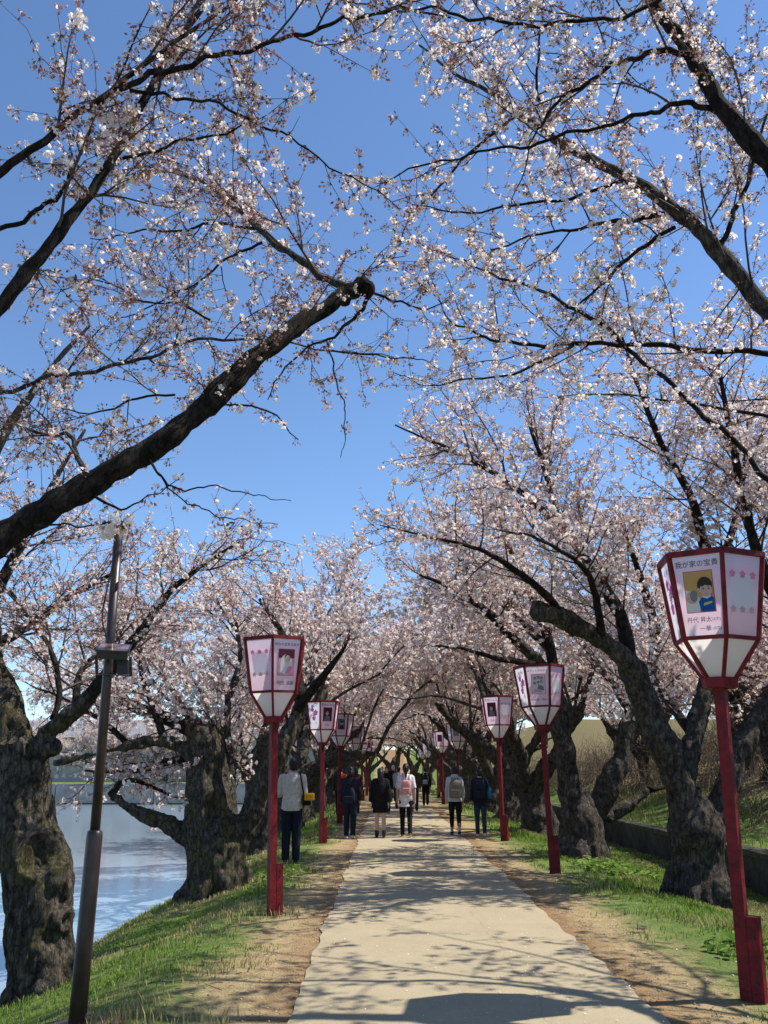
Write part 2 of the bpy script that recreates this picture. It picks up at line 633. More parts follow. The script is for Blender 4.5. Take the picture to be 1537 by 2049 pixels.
def ground_material():
    m = bpy.data.materials.new('earth_and_turf')
    m.use_nodes = True
    N, L = m.node_tree.nodes, m.node_tree.links
    b = N['Principled BSDF']
    b.inputs['Roughness'].default_value = 0.95
    b.inputs['Specular IOR Level'].default_value = 0.1
    tc = N.new('ShaderNodeTexCoord').outputs['Object']
    sp = N.new('ShaderNodeSeparateXYZ')
    L.new(tc, sp.inputs[0])
    d = node_math(N, L, 'SUBTRACT', node_math(N, L, 'ABSOLUTE', node_math(N, L, 'SUBTRACT', sp.outputs['X'], 0.6)), 1.25)
    n1 = node_noise(N, L, tc, 0.9, 6)
    n2 = node_noise(N, L, tc, 6.0, 8, 0.7)
    n3 = node_noise(N, L, tc, 60.0, 4, 0.7)
    n5 = node_noise(N, L, tc, 22.0, 5, 0.75)
    dd = node_math(N, L, 'MULTIPLY_ADD', n5, 1.3, node_math(N, L, 'MULTIPLY_ADD', n1, 1.5, node_math(N, L, 'MULTIPLY_ADD', n2, 1.2, d)))
    gf = node_ramp(N, L, node_math(N, L, 'MULTIPLY_ADD', dd, 0.4, -0.74), [(0.28, (0, 0, 0)), (0.44, (1, 1, 1))])
    edge = node_ramp(N, L, node_math(N, L, 'MULTIPLY_ADD', n2, 0.5, d), [(0.22, (1, 1, 1)), (0.62, (0, 0, 0))])
    straw = node_ramp(N, L, n2, [(0.25, (0.22, 0.15, 0.075)), (0.5, (0.34, 0.255, 0.135)), (0.75, (0.43, 0.34, 0.19))])
    earth = node_ramp(N, L, n2, [(0.3, (0.20, 0.115, 0.055)), (0.7, (0.31, 0.195, 0.10))])
    soil = node_mix(N, L, edge, straw, earth)
    turf = node_ramp(N, L, n2, [(0.3, (0.075, 0.105, 0.026)), (0.52, (0.11, 0.165, 0.04)), (0.72, (0.22, 0.205, 0.09))])
    col = node_mix(N, L, gf, soil, turf)
    litter = node_ramp(N, L, n2, [(0.3, (0.08, 0.06, 0.03)), (0.5, (0.16, 0.125, 0.06)), (0.7, (0.15, 0.16, 0.05)), (0.85, (0.24, 0.19, 0.11))])
    lf = node_ramp(N, L, node_math(N, L, 'MULTIPLY_ADD', node_math(N, L, 'MULTIPLY_ADD', n2, 2.6, sp.outputs['X']), 0.1, -0.5), [(0.47, (0, 0, 0)), (0.56, (1, 1, 1))])
    col = node_mix(N, L, lf, col, litter)
    sp3 = node_ramp(N, L, n3, [(0.3, (0.62, 0.62, 0.62)), (0.7, (1.25, 1.25, 1.25))])
    mm = N.new('ShaderNodeMix')
    mm.data_type = 'RGBA'
    mm.blend_type = 'MULTIPLY'
    mm.inputs['Factor'].default_value = 1
    L.new(col, mm.inputs['A'])
    L.new(sp3, mm.inputs['B'])
    L.new(mm.outputs['Result'], b.inputs['Base Color'])
    bp = N.new('ShaderNodeBump')
    bp.inputs['Strength'].default_value = 0.7
    bp.inputs['Distance'].default_value = 0.05
    L.new(node_math(N, L, 'ADD', n2, node_math(N, L, 'MULTIPLY', n3, 0.5)), bp.inputs['Height'])
    L.new(bp.outputs[0], b.inputs['Normal'])
    return m


def path_material():
    m = bpy.data.materials.new('pale_paving')
    m.use_nodes = True
    N, L = m.node_tree.nodes, m.node_tree.links
    b = N['Principled BSDF']
    b.inputs['Roughness'].default_value = 0.9
    b.inputs['Specular IOR Level'].default_value = 0.15
    tc = N.new('ShaderNodeTexCoord').outputs['Object']
    sp = N.new('ShaderNodeSeparateXYZ')
    L.new(tc, sp.inputs[0])
    n1 = node_noise(N, L, tc, 1.3, 9, 0.75)
    n2 = node_noise(N, L, tc, 90, 3, 0.7)
    n4 = node_noise(N, L, tc, 0.55, 4, 0.6)
    base = node_ramp(N, L, n1, [(0.24, (0.265, 0.215, 0.14)), (0.42, (0.345, 0.285, 0.185)), (0.58, (0.375, 0.31, 0.20)), (0.78, (0.43, 0.36, 0.24))])
    spk = node_ramp(N, L, n2, [(0.28, (0.72, 0.72, 0.72)), (0.7, (1.12, 1.12, 1.12))])
    mm = N.new('ShaderNodeMix')
    mm.data_type = 'RGBA'
    mm.blend_type = 'MULTIPLY'
    mm.inputs['Factor'].default_value = 1
    L.new(base, mm.inputs['A'])
    L.new(spk, mm.inputs['B'])
    wob = node_math(N, L, 'MULTIPLY_ADD', n4, 0.9, -0.45)
    cx = node_math(N, L, 'ABSOLUTE', node_math(N, L, 'SUBTRACT', node_math(N, L, 'ADD', sp.outputs['X'], wob), 1.02))
    crack = node_ramp(N, L, cx, [(0.0, (1, 1, 1)), (0.008, (0, 0, 0))])
    cf = node_math(N, L, 'MULTIPLY', crack, 0.45)
    L.new(node_mix(N, L, cf, mm.outputs['Result'], (0.13, 0.10, 0.07)), b.inputs['Base Color'])
    bp = N.new('ShaderNodeBump')
    bp.inputs['Strength'].default_value = 0.25
    bp.inputs['Distance'].default_value = 0.02
    L.new(n2, bp.inputs['Height'])
    L.new(bp.outputs[0], b.inputs['Normal'])
    return m


def water_material():
    m = bpy.data.materials.new('moat_water')
    m.use_nodes = True
    N, L = m.node_tree.nodes, m.node_tree.links
    b = N['Principled BSDF']
    b.inputs['Base Color'].default_value = (0.215, 0.27, 0.32, 1)
    b.inputs['Roughness'].default_value = 0.11
    b.inputs['IOR'].default_value = 1.33
    tc = N.new('ShaderNodeTexCoord').outputs['Object']
    mp = N.new('ShaderNodeMapping')
    mp.inputs['Scale'].default_value = (0.8, 2.2, 1)
    L.new(tc, mp.inputs[0])
    n = node_noise(N, L, mp.outputs[0], 2.2, 5, 0.6)
    bp = N.new('ShaderNodeBump')
    bp.inputs['Strength'].default_value = 0.013
    bp.inputs['Distance'].default_value = 0.12
    L.new(n, bp.inputs['Height'])
    L.new(bp.outputs[0], b.inputs['Normal'])
    return m


def grid_obj(name, xs, ys, hf, material):
    X, Y = np.meshgrid(xs, ys)
    V = np.stack([X, Y, hf(X, Y)], -1).reshape(-1, 3)
    nx, ny = len(xs), len(ys)
    i = (np.arange(ny - 1)[:, None] * nx + np.arange(nx - 1)[None, :])
    q = np.stack([i, i + 1, i + nx + 1, i + nx], -1).reshape(-1, 4)
    return obj_np(name, V, None, q, [material], smooth_sh=True)


xs = np.concatenate([[-600, -300, -150, -90, -64, -60, -58, -56, -54, -52, -50, -40, -25, -15, -11], np.arange(-9, 6.01, 0.15), [6.10, 6.149, 6.152, 6.3], np.arange(6.6, 26.5, 0.6), [28, 35, 60, 150, 300, 600]])
ys = np.concatenate([[-60, -20, -8], np.arange(-4, 40, 0.3), np.arange(40, 68, 2), np.arange(68, 80, 0.7), [84, 95, 120, 180, 300, 600, 1200]])
ground = grid_obj('ground', xs, ys, ground_h, ground_material())
tag(ground, kind='structure')

_ys = np.arange(-6, 79, 0.11)
_l = -0.69 + 0.08 * (vnoise(_ys * 1.1, _ys * 0 + 3.3) - 0.5) + 0.06 * (vnoise(_ys * 4.1, _ys * 0 + 9.1) - 0.5)
_rr = 1.80 + 0.08 * (vnoise(_ys * 1.0, _ys * 0 + 5.3) - 0.5) + 0.06 * (vnoise(_ys * 4.3, _ys * 0 + 1.1) - 0.5)
V = []
for t in np.linspace(0, 1, 7):
    V.append(np.stack([_l + (_rr - _l) * t, _ys, np.full(len(_ys), 0.014 + 0.012 * (1 - (2 * t - 1) ** 2))], 1))
V = np.stack(V, 1).reshape(-1, 3)
i = (np.arange(len(_ys) - 1)[:, None] * 7 + np.arange(6)[None, :])
path = obj_np('path', V, None, np.stack([i, i + 1, i + 8, i + 7], -1).reshape(-1, 4), [path_material()], smooth_sh=True)
tag(path, kind='structure')

water = obj_np('water', [(-62, -60, -1.2), (-4.2, -60, -1.2), (-4.2, 78, -1.2), (-62, 78, -1.2)], None, [(0, 1, 2, 3)], [water_material()])
tag(water, kind='structure')

# low retaining wall under the rampart, in panels
wall = empty('retaining_wall', (6.0, 26, -0.3), 'low dark retaining wall along the ditch behind the cherry trunks', 'wall')
M['wall'] = mat('stained_concrete', (0.045, 0.042, 0.036), 0.95, noise=(3.0, 0.5), bump=(18, 0.6))
M['coping'] = mat('mossy_coping', (0.055, 0.055, 0.036), 0.95, noise=(5.0, 0.4), bump=(22, 0.6))
_b = Buf(); _b.box((0, 0, 0), (0.26, 1.975, 0.62)); _wp = _b.mesh('wall_panel', [M['wall']])
_b = Buf(); _b.box((0, 0, 0), (0.34, 1.985, 0.09)); _cp = _b.mesh('coping_stone', [M['coping']])
for k in range(26):
    rr_ = random.Random(k)
    o = link(bpy.data.objects.new('wall_panel', _wp), wall)
    o.location = (0.02 + rr_.uniform(-.012, .012), -20 + k * 2, 0.22)
    o = link(bpy.data.objects.new('coping_stone', _cp), wall)
    o.location = (0.02 + rr_.uniform(-.012, .012), -20 + k * 2, 0.578 + rr_.uniform(-.008, .008))

# long pale building beyond the moat
bld = empty('long_building', (-34, 104, 0.1), 'long low pale building with grey roof across the moat', 'building')
M['plaster'] = mat('beige_plaster', (0.46, 0.42, 0.37), 0.9, noise=(0.6, 0.12))
M['roof'] = mat('grey_roof', (0.21, 0.21, 0.22), 0.8, noise=(0.8, 0.2))
M['glass'] = mat('dark_window', (0.05, 0.06, 0.08), 0.15, spec=0.6)
_b = Buf(); _b.box((0, 0, 2.4), (52, 9, 4.8)); _b.build('wall', M['plaster'], bld)
_b = Buf()
_b.loft([np.array([(-26.8, -5.4, 4.81), (26.8, -5.4, 4.81), (26.8, 5.4, 4.81), (-26.8, 5.4, 4.81)], float), np.array([(-24, -0.3, 6.9), (24, -0.3, 6.9), (24, 0.3, 6.9), (-24, 0.3, 6.9)], float)])
_b.build('roof', M['roof'], bld)
_b = Buf(); _b.box((0, 0, 0), (1.9, 0.12, 1.4)); _wn = _b.mesh('window', [M['glass']])
for k in range(16):
    o = link(bpy.data.objects.new('window', _wn), bld)
    o.location = (-24 + k * 3.2, -4.53, 2.5)
bank_wall = empty('embankment_wall', (-33, 76.5, -1.3), 'pale stone embankment wall at the far end of the moat', 'wall')
M['stone'] = mat('pale_stone', (0.33, 0.31, 0.27), 0.9, noise=(1.2, 0.3), bump=(6, 0.5))
_b = Buf(); _b.box((0, 0, 0), (3.94, 0.6, 1.5)); _sp = _b.mesh('stone_panel', [M['stone']])
for k in range(13):
    o = link(bpy.data.objects.new('stone_panel', _sp), bank_wall)
    o.location = (-24 + k * 4, -3.2 + 0.03 * (k % 3), 0.95)


# grass, one mass
def blades(name, N0, region, hrange, keep, seed, label, fine=True):
    rg = np.random.default_rng(seed)
    x = rg.uniform(region[0], region[1], N0)
    y = region[2] + (region[3] - region[2]) * rg.uniform(0, 1, N0) ** 1.7
    k = keep(x, y) > rg.uniform(0, 1, N0)
    x, y = x[k], y[k]
    n = len(x)
    z = ground_h(x, y) - 0.005
    tall = 0.35 + 1.1 * vnoise(x * 2.3 + 40, y * 2.3, seed) * vnoise(x * .7, y * .7 + 11, seed + 1) * 1.6
    h = rg.uniform(*hrange, n) * tall
    a = rg.uniform(0, 2 * math.pi, n)
    w = rg.uniform(0.003, 0.0065, n) * (1 + np.maximum(0, y - 8) * 0.07)
    dx, dy = np.cos(a), np.sin(a)
    lean = rg.uniform(0.1, 0.8, n) * h
    B = np.stack([x, y, z], 1)
    side = np.stack([-dy, dx, np.zeros(n)], 1) * w[:, None]
    fw = np.stack([dx, dy, np.zeros(n)], 1)
    v0, v1 = B - side, B + side
    mid = B + fw * (lean * 0.35)[:, None] + np.array([0, 0, 1]) * (h * 0.6)[:, None]
    tip = B + fw * lean[:, None] + np.array([0, 0, 1]) * h[:, None]
    V = np.stack([v0, v1, mid + side * 0.7, mid - side * 0.7, tip], 1).reshape(-1, 3)
    o = np.arange(n)[:, None] * 5
    q = o + np.array([[0, 1, 2, 3]])
    t = o + np.array([[3, 2, 4]])
    dry = vnoise(x * 1.1 + 7, y * 1.1, seed + 5)
    mi = np.where(rg.uniform(0, 1, n) < np.clip((dry - (0.30 if region[1] < 0 else 0.48)) * 2.4, 0.10, 0.9), 2, rg.integers(0, 2, n))
    ob = obj_np(name, V, t, q, [M['grass_a'], M['grass_b'], M['straw']], mt=mi, mq=mi)
    return tag(ob, label, 'grass', kind='stuff')


M['grass_a'] = thin_mat('grass_green', (0.12, 0.21, 0.03), 0.4, 0.25)
M['grass_b'] = thin_mat('grass_light', (0.20, 0.30, 0.055), 0.4, 0.25)
M['straw'] = thin_mat('dry_grass', (0.37, 0.31, 0.15), 0.3, 0.25)


def keep_left(x, y):
    c = vnoise(x * 1.6, y * 1.6, 3) * 0.6 + vnoise(x * 4, y * 4, 4) * 0.4
    return np.clip((-1.15 - x) * 0.8 + (c - 0.5) * 2.6, 0, 1) * (x > -5.35)


def keep_right(x, y):
    c = vnoise(x * 1.6, y * 1.6, 13) * 0.6 + vnoise(x * 4, y * 4, 14) * 0.4
    return np.clip((x - 2.75) * 1.1 + (c - 0.5) * 2.2, 0, 1) * (x < 5.95)


blades('grass', 66000, (-5.4, -1.0, 4.4, 26), (0.025, 0.085), keep_left, 5, 'green and straw grass covering the bank beside the moat')
blades('grass', 80000, (2.3, 5.95, 5.5, 28), (0.03, 0.095), keep_right, 6, 'bright grass between the path verge and the low wall')
blades('grass', 14000, (6.3, 9.5, 6.5, 34), (0.08, 0.22), lambda x, y: np.clip(vnoise(x * 1.2, y * 1.2, 21) * 1.6 - 0.2, 0, 1), 7, 'rough grass on the rampart slope above the low wall')
blades('grass', 12000, (-5.2, 6.0, 26, 60), (0.09, 0.2), lambda x, y: np.clip((np.abs(x - 0.6) - 2.0) * 1.2, 0, 0.9) * (x > -5.2), 8, 'grass along the verges of the far part of the path')


def weed_patch(name, cx, cy, rx, ry, n, size, seed, label):
    """low broad leaves close to the ground"""
    rg = np.random.default_rng(seed)
    b = Buf()
    for k in range(n):
        a, r = rg.uniform(0, 6.28), math.sqrt(rg.uniform(0, 1))
        x, y = cx + rx * r * math.cos(a), cy + ry * r * math.sin(a)
        z = float(ground_h(x, y)) + rg.uniform(0.03, 0.11)
        s = size * rg.uniform(0.6, 1.25)
        th = rg.uniform(0, 6.28)
        tl = rg.uniform(0.0, 0.55)
        e1 = np.array([math.cos(th), math.sin(th), -tl])
        e2 = np.array([-math.sin(th), math.cos(th), rg.uniform(-.2, .2)])
        c = np.array([x, y, z])
        P = [c - e1 * s * .5, c + e2 * s * .42 - e1 * s * .2, c + e2 * s * .40 + e1 * s * .25, c + e1 * s * .6 - np.array([0, 0, s * .15]), c - e2 * s * .40 + e1 * s * .25, c - e2 * s * .42 - e1 * s * .2, c + np.array([0, 0, -s * 0.10])]
        b.add(P, [(6, 0, 5), (6, 5, 4), (6, 4, 3), (6, 3, 2), (6, 2, 1), (6, 1, 0)], None, int(rg.integers(0, 2)))
    o = b.build(name, [M['weed_a'], M['weed_b']])
    return tag(o, label, 'weeds', kind='stuff')


M['weed_a'] = thin_mat('butterbur_leaf', (0.20, 0.29, 0.07), 0.35, 0.2)
M['weed_b'] = thin_mat('weed_leaf', (0.08, 0.15, 0.03), 0.35, 0.25)
_p = gat(1190, 1735)
weed_patch('weeds', _p[0] + .35, _p[1], 0.75, 1.1, 330, 0.085, 31, 'pale butterbur leaves beside the second lantern post')
_p = gat(1500, 1920)
weed_patch('weeds', _p[0] + .3, _p[1] + .2, 0.6, 0.5, 90, 0.10, 32, 'dark leafy weeds behind the nearest lantern post')
_p = gat(560, 1745)
weed_patch('weeds', _p[0], _p[1] - .6, 0.35, 1.2, 170, 0.06, 33, 'green weeds round the lantern post near the standing man')

# dead brush on the rampart slope
rg = np.random.default_rng(77)
M['brush'] = mat('dead_brush', (0.19, 0.14, 0.095), 0.9, noise=(2, 0.4))
_b = Buf()
for k in range(7600):
    x, y = 7.6 + 18 * rg.uniform(0, 1) ** 1.25, rg.uniform(9, 62)
    if vnoise(np.array([x * .35]), np.array([y * .35]), 9)[0] < 0.28:
        continue
    L_ = rg.uniform(0.7, 2.4)
    d = np.array([rg.normal(0, .45), rg.normal(0, .45), 1.0])
    p = np.array([x, y, float(ground_h(x, y))])
    P = [p]
    for s_ in range(4):
        d = d + rg.normal(0, .3, 3) - np.array([0, 0, .12 * s_])
        p = p + d / np.linalg.norm(d) * L_ / 4
        P.append(p)
    _b.tube(P, np.linspace(0.012, 0.004, 5), 3, cap=False)
tag(_b.build('dead_brush', M['brush']), 'tangle of bare brown brush on the rampart slope', 'brush', kind='stuff')

# fallen petals, grit and bits of twig
rg = np.random.default_rng(91)
n_ = 1500
x_ = rg.normal(0.6, 2.0, n_)
y_ = 4.6 + 26 * rg.uniform(0, 1, n_) ** 1.8
z_ = ground_h(x_, y_) + np.where((x_ > -.62) & (x_ < 1.82), .032, .012)
a_ = rg.uniform(0, 6.28, n_)
s_ = rg.uniform(.005, .010, n_)
P_ = np.stack([x_, y_, z_], 1)
u_ = np.stack([np.cos(a_), np.sin(a_), rg.normal(0, .35, n_)], 1) * s_[:, None]
v_ = np.stack([-np.sin(a_), np.cos(a_), rg.normal(0, .35, n_)], 1) * s_[:, None] * .7
V_ = np.stack([P_ - u_, P_ - v_, P_ + u_ * .9, P_ + v_], 1).reshape(-1, 3)
tag(obj_np('fallen_petals', V_, None, np.arange(n_ * 4).reshape(-1, 4), [M['petal']]), 'pale fallen petals scattered over paving and verge', 'petals', kind='stuff')
n_ = 5200
sd_ = rg.integers(0, 2, n_)
x_ = np.where(sd_ == 0, -.62 - np.abs(rg.normal(0, .38, n_)), 1.82 + np.abs(rg.normal(0, .5, n_)))
y_ = 4.6 + 16 * rg.uniform(0, 1, n_) ** 1.5
s_ = rg.uniform(.003, .011, n_) * rg.uniform(.6, 1.3, n_)
P_ = np.stack([x_, y_, ground_h(x_, y_) + s_ * .35], 1)
oc_ = np.array([(1, 0, 0), (0, 1, 0), (-1, 0, 0), (0, -1, 0), (0, 0, .7), (0, 0, -.5)])
V_ = (P_[:, None, :] + oc_[None] * s_[:, None, None] * rg.uniform(.7, 1.3, (n_, 6, 1))).reshape(-1, 3)
f_ = np.array([(0, 1, 4), (1, 2, 4), (2, 3, 4), (3, 0, 4)])
M['grit'] = mat('grit', (0.27, 0.21, 0.14), 0.95, noise=(3, .5))
tag(obj_np('gravel', V_, (f_[None] + np.arange(n_)[:, None, None] * 6).reshape(-1, 3), None, [M['grit']]), 'loose grit along both edges of the paving', 'gravel', kind='stuff')
_b = Buf()
for k in range(420):
    x, y = (rg.uniform(-3.2, -.7) if k % 2 else rg.uniform(1.9, 4.2)), 4.8 + 14 * rg.uniform() ** 1.4
    a, l = rg.uniform(0, 6.28), rg.uniform(.03, .16)
    p = np.array([x, y, float(ground_h(x, y)) + .012])
    d = np.array([math.cos(a), math.sin(a), rg.normal(0, .1)]) * l
    _b.tube([p, p + d * .5 + rg.normal(0, .008, 3), p + d], [.003, .0028, .0015], 3, cap=False)
tag(_b.build('twig_litter', M['brush']), 'dry twig litter on the soil verges', 'twigs', kind='stuff')
#MARK_TREES
# ------------------------------------------------------------------ cherry trees
def basis(z):
    z = z / (np.linalg.norm(z, axis=-1, keepdims=True) + 1e-9)
    ref = np.where(np.abs(z[..., 2:3]) < 0.9, np.array([0, 0, 1.0]), np.array([1.0, 0, 0]))
    x = np.cross(ref, z)
    x /= np.linalg.norm(x, axis=-1, keepdims=True)
    return x, np.cross(z, x), z


def umbel(rg, lod, p_open):
    """one spur of blossom: a fan of stalks with buds and open flowers; axis +Z; metres"""
    b = Buf()
    n = {0: int(rg.integers(5, 9)), 1: int(rg.integers(5, 8)), 2: 6}[lod]
    two = rg.uniform() < .45                       # two fans on one spur
    for k in range(n):
        az = 2 * math.pi * (k + rg.uniform(-.45, .45)) / n
        el = rg.uniform(0.10, 0.80)
        d = np.array([math.sin(el) * math.cos(az), math.sin(el) * math.sin(az), math.cos(el)])
        if two and k % 2:
            d = np.array([d[0] + .9, d[1], d[2] * .5])
            d /= np.linalg.norm(d)
        Ls = rg.uniform(0.018, 0.038)
        p = d * Ls
        x, y, z = [q[0] for q in basis(d[None])]
        if lod == 0:
            mid = d * Ls * .5 + np.array([0, 0, -.003])
            b.add([x * .0014, -x * .0014, mid + y * .0014, p], [(0, 1, 3), (2, 1, 3)], None, 3)
        elif lod == 1:
            b.add([x * .0016, -x * .0016, p], [(0, 1, 2)], None, 3)
        if rg.uniform() < p_open:
            R = rg.uniform(0.0145, 0.0195) * (1.0, 1.08, 1.25)[lod]
            cup = rg.uniform(0.3, 1.0)
            x, y, z = [q[0] for q in basis((d + rg.normal(0, 0.30, 3))[None])]
            pm = 0 if rg.uniform() < 0.62 else 1
            V, T = [p], []
            if lod == 0:
                for j in range(5):
                    a = 2 * math.pi * j / 5
                    for da, rr, hh in ((-.50, .78, .7), (.0, 1.0, 1.0), (.50, .78, .7)):
                        V.append(p + (x * math.cos(a + da) + y * math.sin(a + da)) * R * rr * math.cos(cup * hh) + z * R * math.sin(cup) * hh)
                    o = 1 + j * 3
                    T += [(0, o, o + 1), (0, o + 1, o + 2)]
                b.add(V, T, None, pm)
            elif lod == 1:
                for j in range(5):
                    a = 2 * math.pi * j / 5
                    V.append(p + (x * math.cos(a) + y * math.sin(a)) * R * math.cos(cup * .8) + z * R * math.sin(cup * .8))
                    T.append((0, 1 + j, 1 + (j + 1) % 5))
                b.add(V, T, None, pm)
            else:
                b.add([p + x * R, p + y * R, p - x * R, p - y * R], None, [(0, 1, 2, 3)], pm)
        else:
            Lb, Rb = rg.uniform(.016, .023), rg.uniform(.0044, .0062)
            bm = 2 if rg.uniform() < .8 else 1
            if lod == 2:
                b.add([p + x * Rb * 1.3, p - x * Rb * 1.3, p + d * Lb * 1.3], [(0, 1, 2)], None, bm)
            elif lod == 1:
                a = np.arange(3) * 2 * math.pi / 3
                ring = p + d * Lb * .6 + (np.cos(a)[:, None] * x + np.sin(a)[:, None] * y) * Rb * 1.2
                V = np.vstack([p[None], ring, (p + d * Lb)[None]])
                b.add(V, [(0, 2, 1), (0, 3, 2), (0, 1, 3)], None, bm)
            else:
                a = np.arange(4) * 2 * math.pi / 4
                ring = p + d * Lb * .6 + (np.cos(a)[:, None] * x + np.sin(a)[:, None] * y) * Rb
                V = np.vstack([p[None], ring, (p + d * Lb)[None]])
                b.add(V, [(0, 1 + (j + 1) % 4, 1 + j) for j in range(4)], None, 3 if rg.uniform() < .6 else 2)
                b.add(V, [(5, 1 + j, 1 + (j + 1) % 4) for j in range(4)], None, bm)
    for k in range({0: 4, 1: 2, 2: 1}[lod]):
        az, s = rg.uniform(0, 6.28), rg.uniform(.010, .022) * (1, 1.2, 1.5)[lod]
        d = np.array([math.cos(az), math.sin(az), rg.uniform(-.2, 1.2)])
        d /= np.linalg.norm(d)
        x, y, z = [q[0] for q in basis(d[None])]
        b.add([np.zeros(3), d * s * .55 + x * s * .25, d * s * 1.15, d * s * .55 - x * s * .25], None, [(0, 1, 2, 3)], 4 if rg.uniform() < .5 else 3)
    return b.arrays()


_rg = np.random.default_rng(4)
UMBELS = {}
for lod, cnt in ((0, 10), (1, 8), (2, 8)):
    for kind, po in (('bud', 0.05), ('mix', 0.40), ('open', 0.92)):
        UMBELS[lod, kind] = [umbel(_rg, lod, po) for _ in range(cnt)]


class Crown:
    """twigs and blossoms of one tree"""

    def __init__(s, seed, lod, p_kind=(0.35, 0.40, 0.25), allowed=None, csize=1.0, twig_sides=3):
        s.rg = np.random.default_rng(seed)
        s.br, s.tw = Buf(), Buf()
        s.pos, s.ax, s.sc, s.kd = [], [], [], []
        s.lod, s.pk, s.allowed, s.csize = lod, p_kind, allowed, csize
        s.cum = np.cumsum(p_kind)[:2]

    def ok(s, p):
        return s.allowed is None or s.allowed(p)

    def cluster(s, p, axis, scale=1.0, kind=None):
        s.pos.append(p)
        s.ax.append(axis)
        s.sc.append(scale * s.csize)
        s.kd.append(int(np.searchsorted(s.cum, s.rg.random())) if kind is None else kind)

    def path(s, p, d, L, n, wander, lift):
        P = [np.asarray(p, float)]
        d = np.asarray(d, float)
        for i in range(n):
            d = d + s.rg.normal(0, wander, 3) + np.array([0, 0, lift])
            d = d / np.linalg.norm(d)
            P.append(P[-1] + d * L / n)
        return np.array(P)

    def bloom(s, P, gap, start):
        seg = np.linalg.norm(np.diff(P, axis=0), axis=1)
        cum = np.concatenate([[0], np.cumsum(seg)])
        t = cum[-1] * start + s.rg.uniform(0, gap)
        while t < cum[-1]:
            i = min(np.searchsorted(cum, t) - 1, len(seg) - 1)
            i = max(i, 0)
            p = P[i] + (P[i + 1] - P[i]) * ((t - cum[i]) / (seg[i] + 1e-9))
            ax = s.rg.normal(0, 1, 3)
            ax[2] -= 0.95
            s.cluster(p, ax, s.rg.uniform(.85, 1.2))
            t += gap * s.rg.uniform(.45, 1.75)
        if s.rg.uniform() < .85:
            s.cluster(P[-1], P[-1] - P[-2] + s.rg.normal(0, .2, 3) * .1, 1.0)

    def twigs(s, P, r0, gap=0.17, L3=(0.18, 0.55), bg=0.075, start=0.15, nseg=3, tr=0.0022):
        """short side twigs with blossom along one branch P"""
        seg = np.linalg.norm(np.diff(P, axis=0), axis=1)
        cum = np.concatenate([[0], np.cumsum(seg)])
        t = cum[-1] * start + s.rg.uniform(0, gap)
        while t < cum[-1] * .98:
            i = max(min(np.searchsorted(cum, t) - 1, len(seg) - 1), 0)
            p = P[i] + (P[i + 1] - P[i]) * ((t - cum[i]) / (seg[i] + 1e-9))
            tg = (P[i + 1] - P[i]) / (seg[i] + 1e-9)
            side = np.cross(tg, s.rg.normal(0, 1, 3))
            side /= np.linalg.norm(side) + 1e-9
            d = tg * s.rg.uniform(.35, 1.0) + side * s.rg.uniform(.5, 1.0)
            d[2] += .12
            L = s.rg.uniform(*L3)
            Q = s.path(p, d / np.linalg.norm(d), L, nseg, .16, s.rg.uniform(-.06, .10))
            if s.ok(Q[-1]):
                s.tw.tube(Q, np.linspace(tr * 1.5, tr * .7, nseg + 1), 3, cap=False)
                s.bloom(Q, bg, .2)
            t += gap * s.rg.uniform(.6, 1.4)

    def branches(s, P, R, gap=0.34, L2=(0.7, 1.9), start=0.12, spread=1.0, up=0.25, lift=0.015, n2=6, sides=5, tw=None, r_cap=0.017, sub=1.5):
        """side branches along a limb, each with twigs"""
        tw = tw or {}
        seg = np.linalg.norm(np.diff(P, axis=0), axis=1)
        cum = np.concatenate([[0], np.cumsum(seg)])
        t = cum[-1] * start
        flip = 1
        while t < cum[-1]:
            i = max(min(np.searchsorted(cum, t) - 1, len(seg) - 1), 0)
            f = (t - cum[i]) / (seg[i] + 1e-9)
            p = P[i] + (P[i + 1] - P[i]) * f
            r = R[i] + (R[i + 1] - R[i]) * f
            tg = (P[i + 1] - P[i]) / (seg[i] + 1e-9)
            hz = np.cross(tg, np.array([0, 0, 1.0]))
            hz /= np.linalg.norm(hz) + 1e-9
            flip = -flip
            d = tg * s.rg.uniform(.2, .9) + hz * flip * s.rg.uniform(.3, 1.0) * spread + np.array([0, 0, up + s.rg.normal(0, .35)])
            L = s.rg.uniform(*L2) * (1.0 - 0.35 * t / cum[-1])
            Q = s.path(p, d / np.linalg.norm(d), L, n2, .13, lift)
            if s.ok(Q[-1]) and s.ok(Q[len(Q) // 2]):
                r0 = min(r * .6, r_cap * (0.5 + L / 3))
                s.br.tube(Q, np.linspace(r0, 0.003, n2 + 1), sides, cap=False)
                s.twigs(Q, r0, **tw)
                s.bloom(Q, tw.get('bg', .075) * 1.5, .35)
                for j in range(int(L * sub + s.rg.uniform(0, 1))):
                    k = int(s.rg.integers(1, len(Q) - 1))
                    e = (Q[k + 1] - Q[k]) / np.linalg.norm(Q[k + 1] - Q[k]) * .8 + s.rg.normal(0, .55, 3)
                    L4 = L * s.rg.uniform(.3, .65)
                    W = s.path(Q[k], e / np.linalg.norm(e), L4, 4, .15, lift)
                    if s.ok(W[-1]):
                        s.br.tube(W, np.linspace(r0 * .6 * (1 - k / len(Q)) + .0025, .0022, 5), 3, cap=False)
                        s.twigs(W, r0 * .5, **tw)
                        s.bloom(W, tw.get('bg', .075) * 1.4, .2)
            t += gap * s.rg.uniform(.6, 1.4)

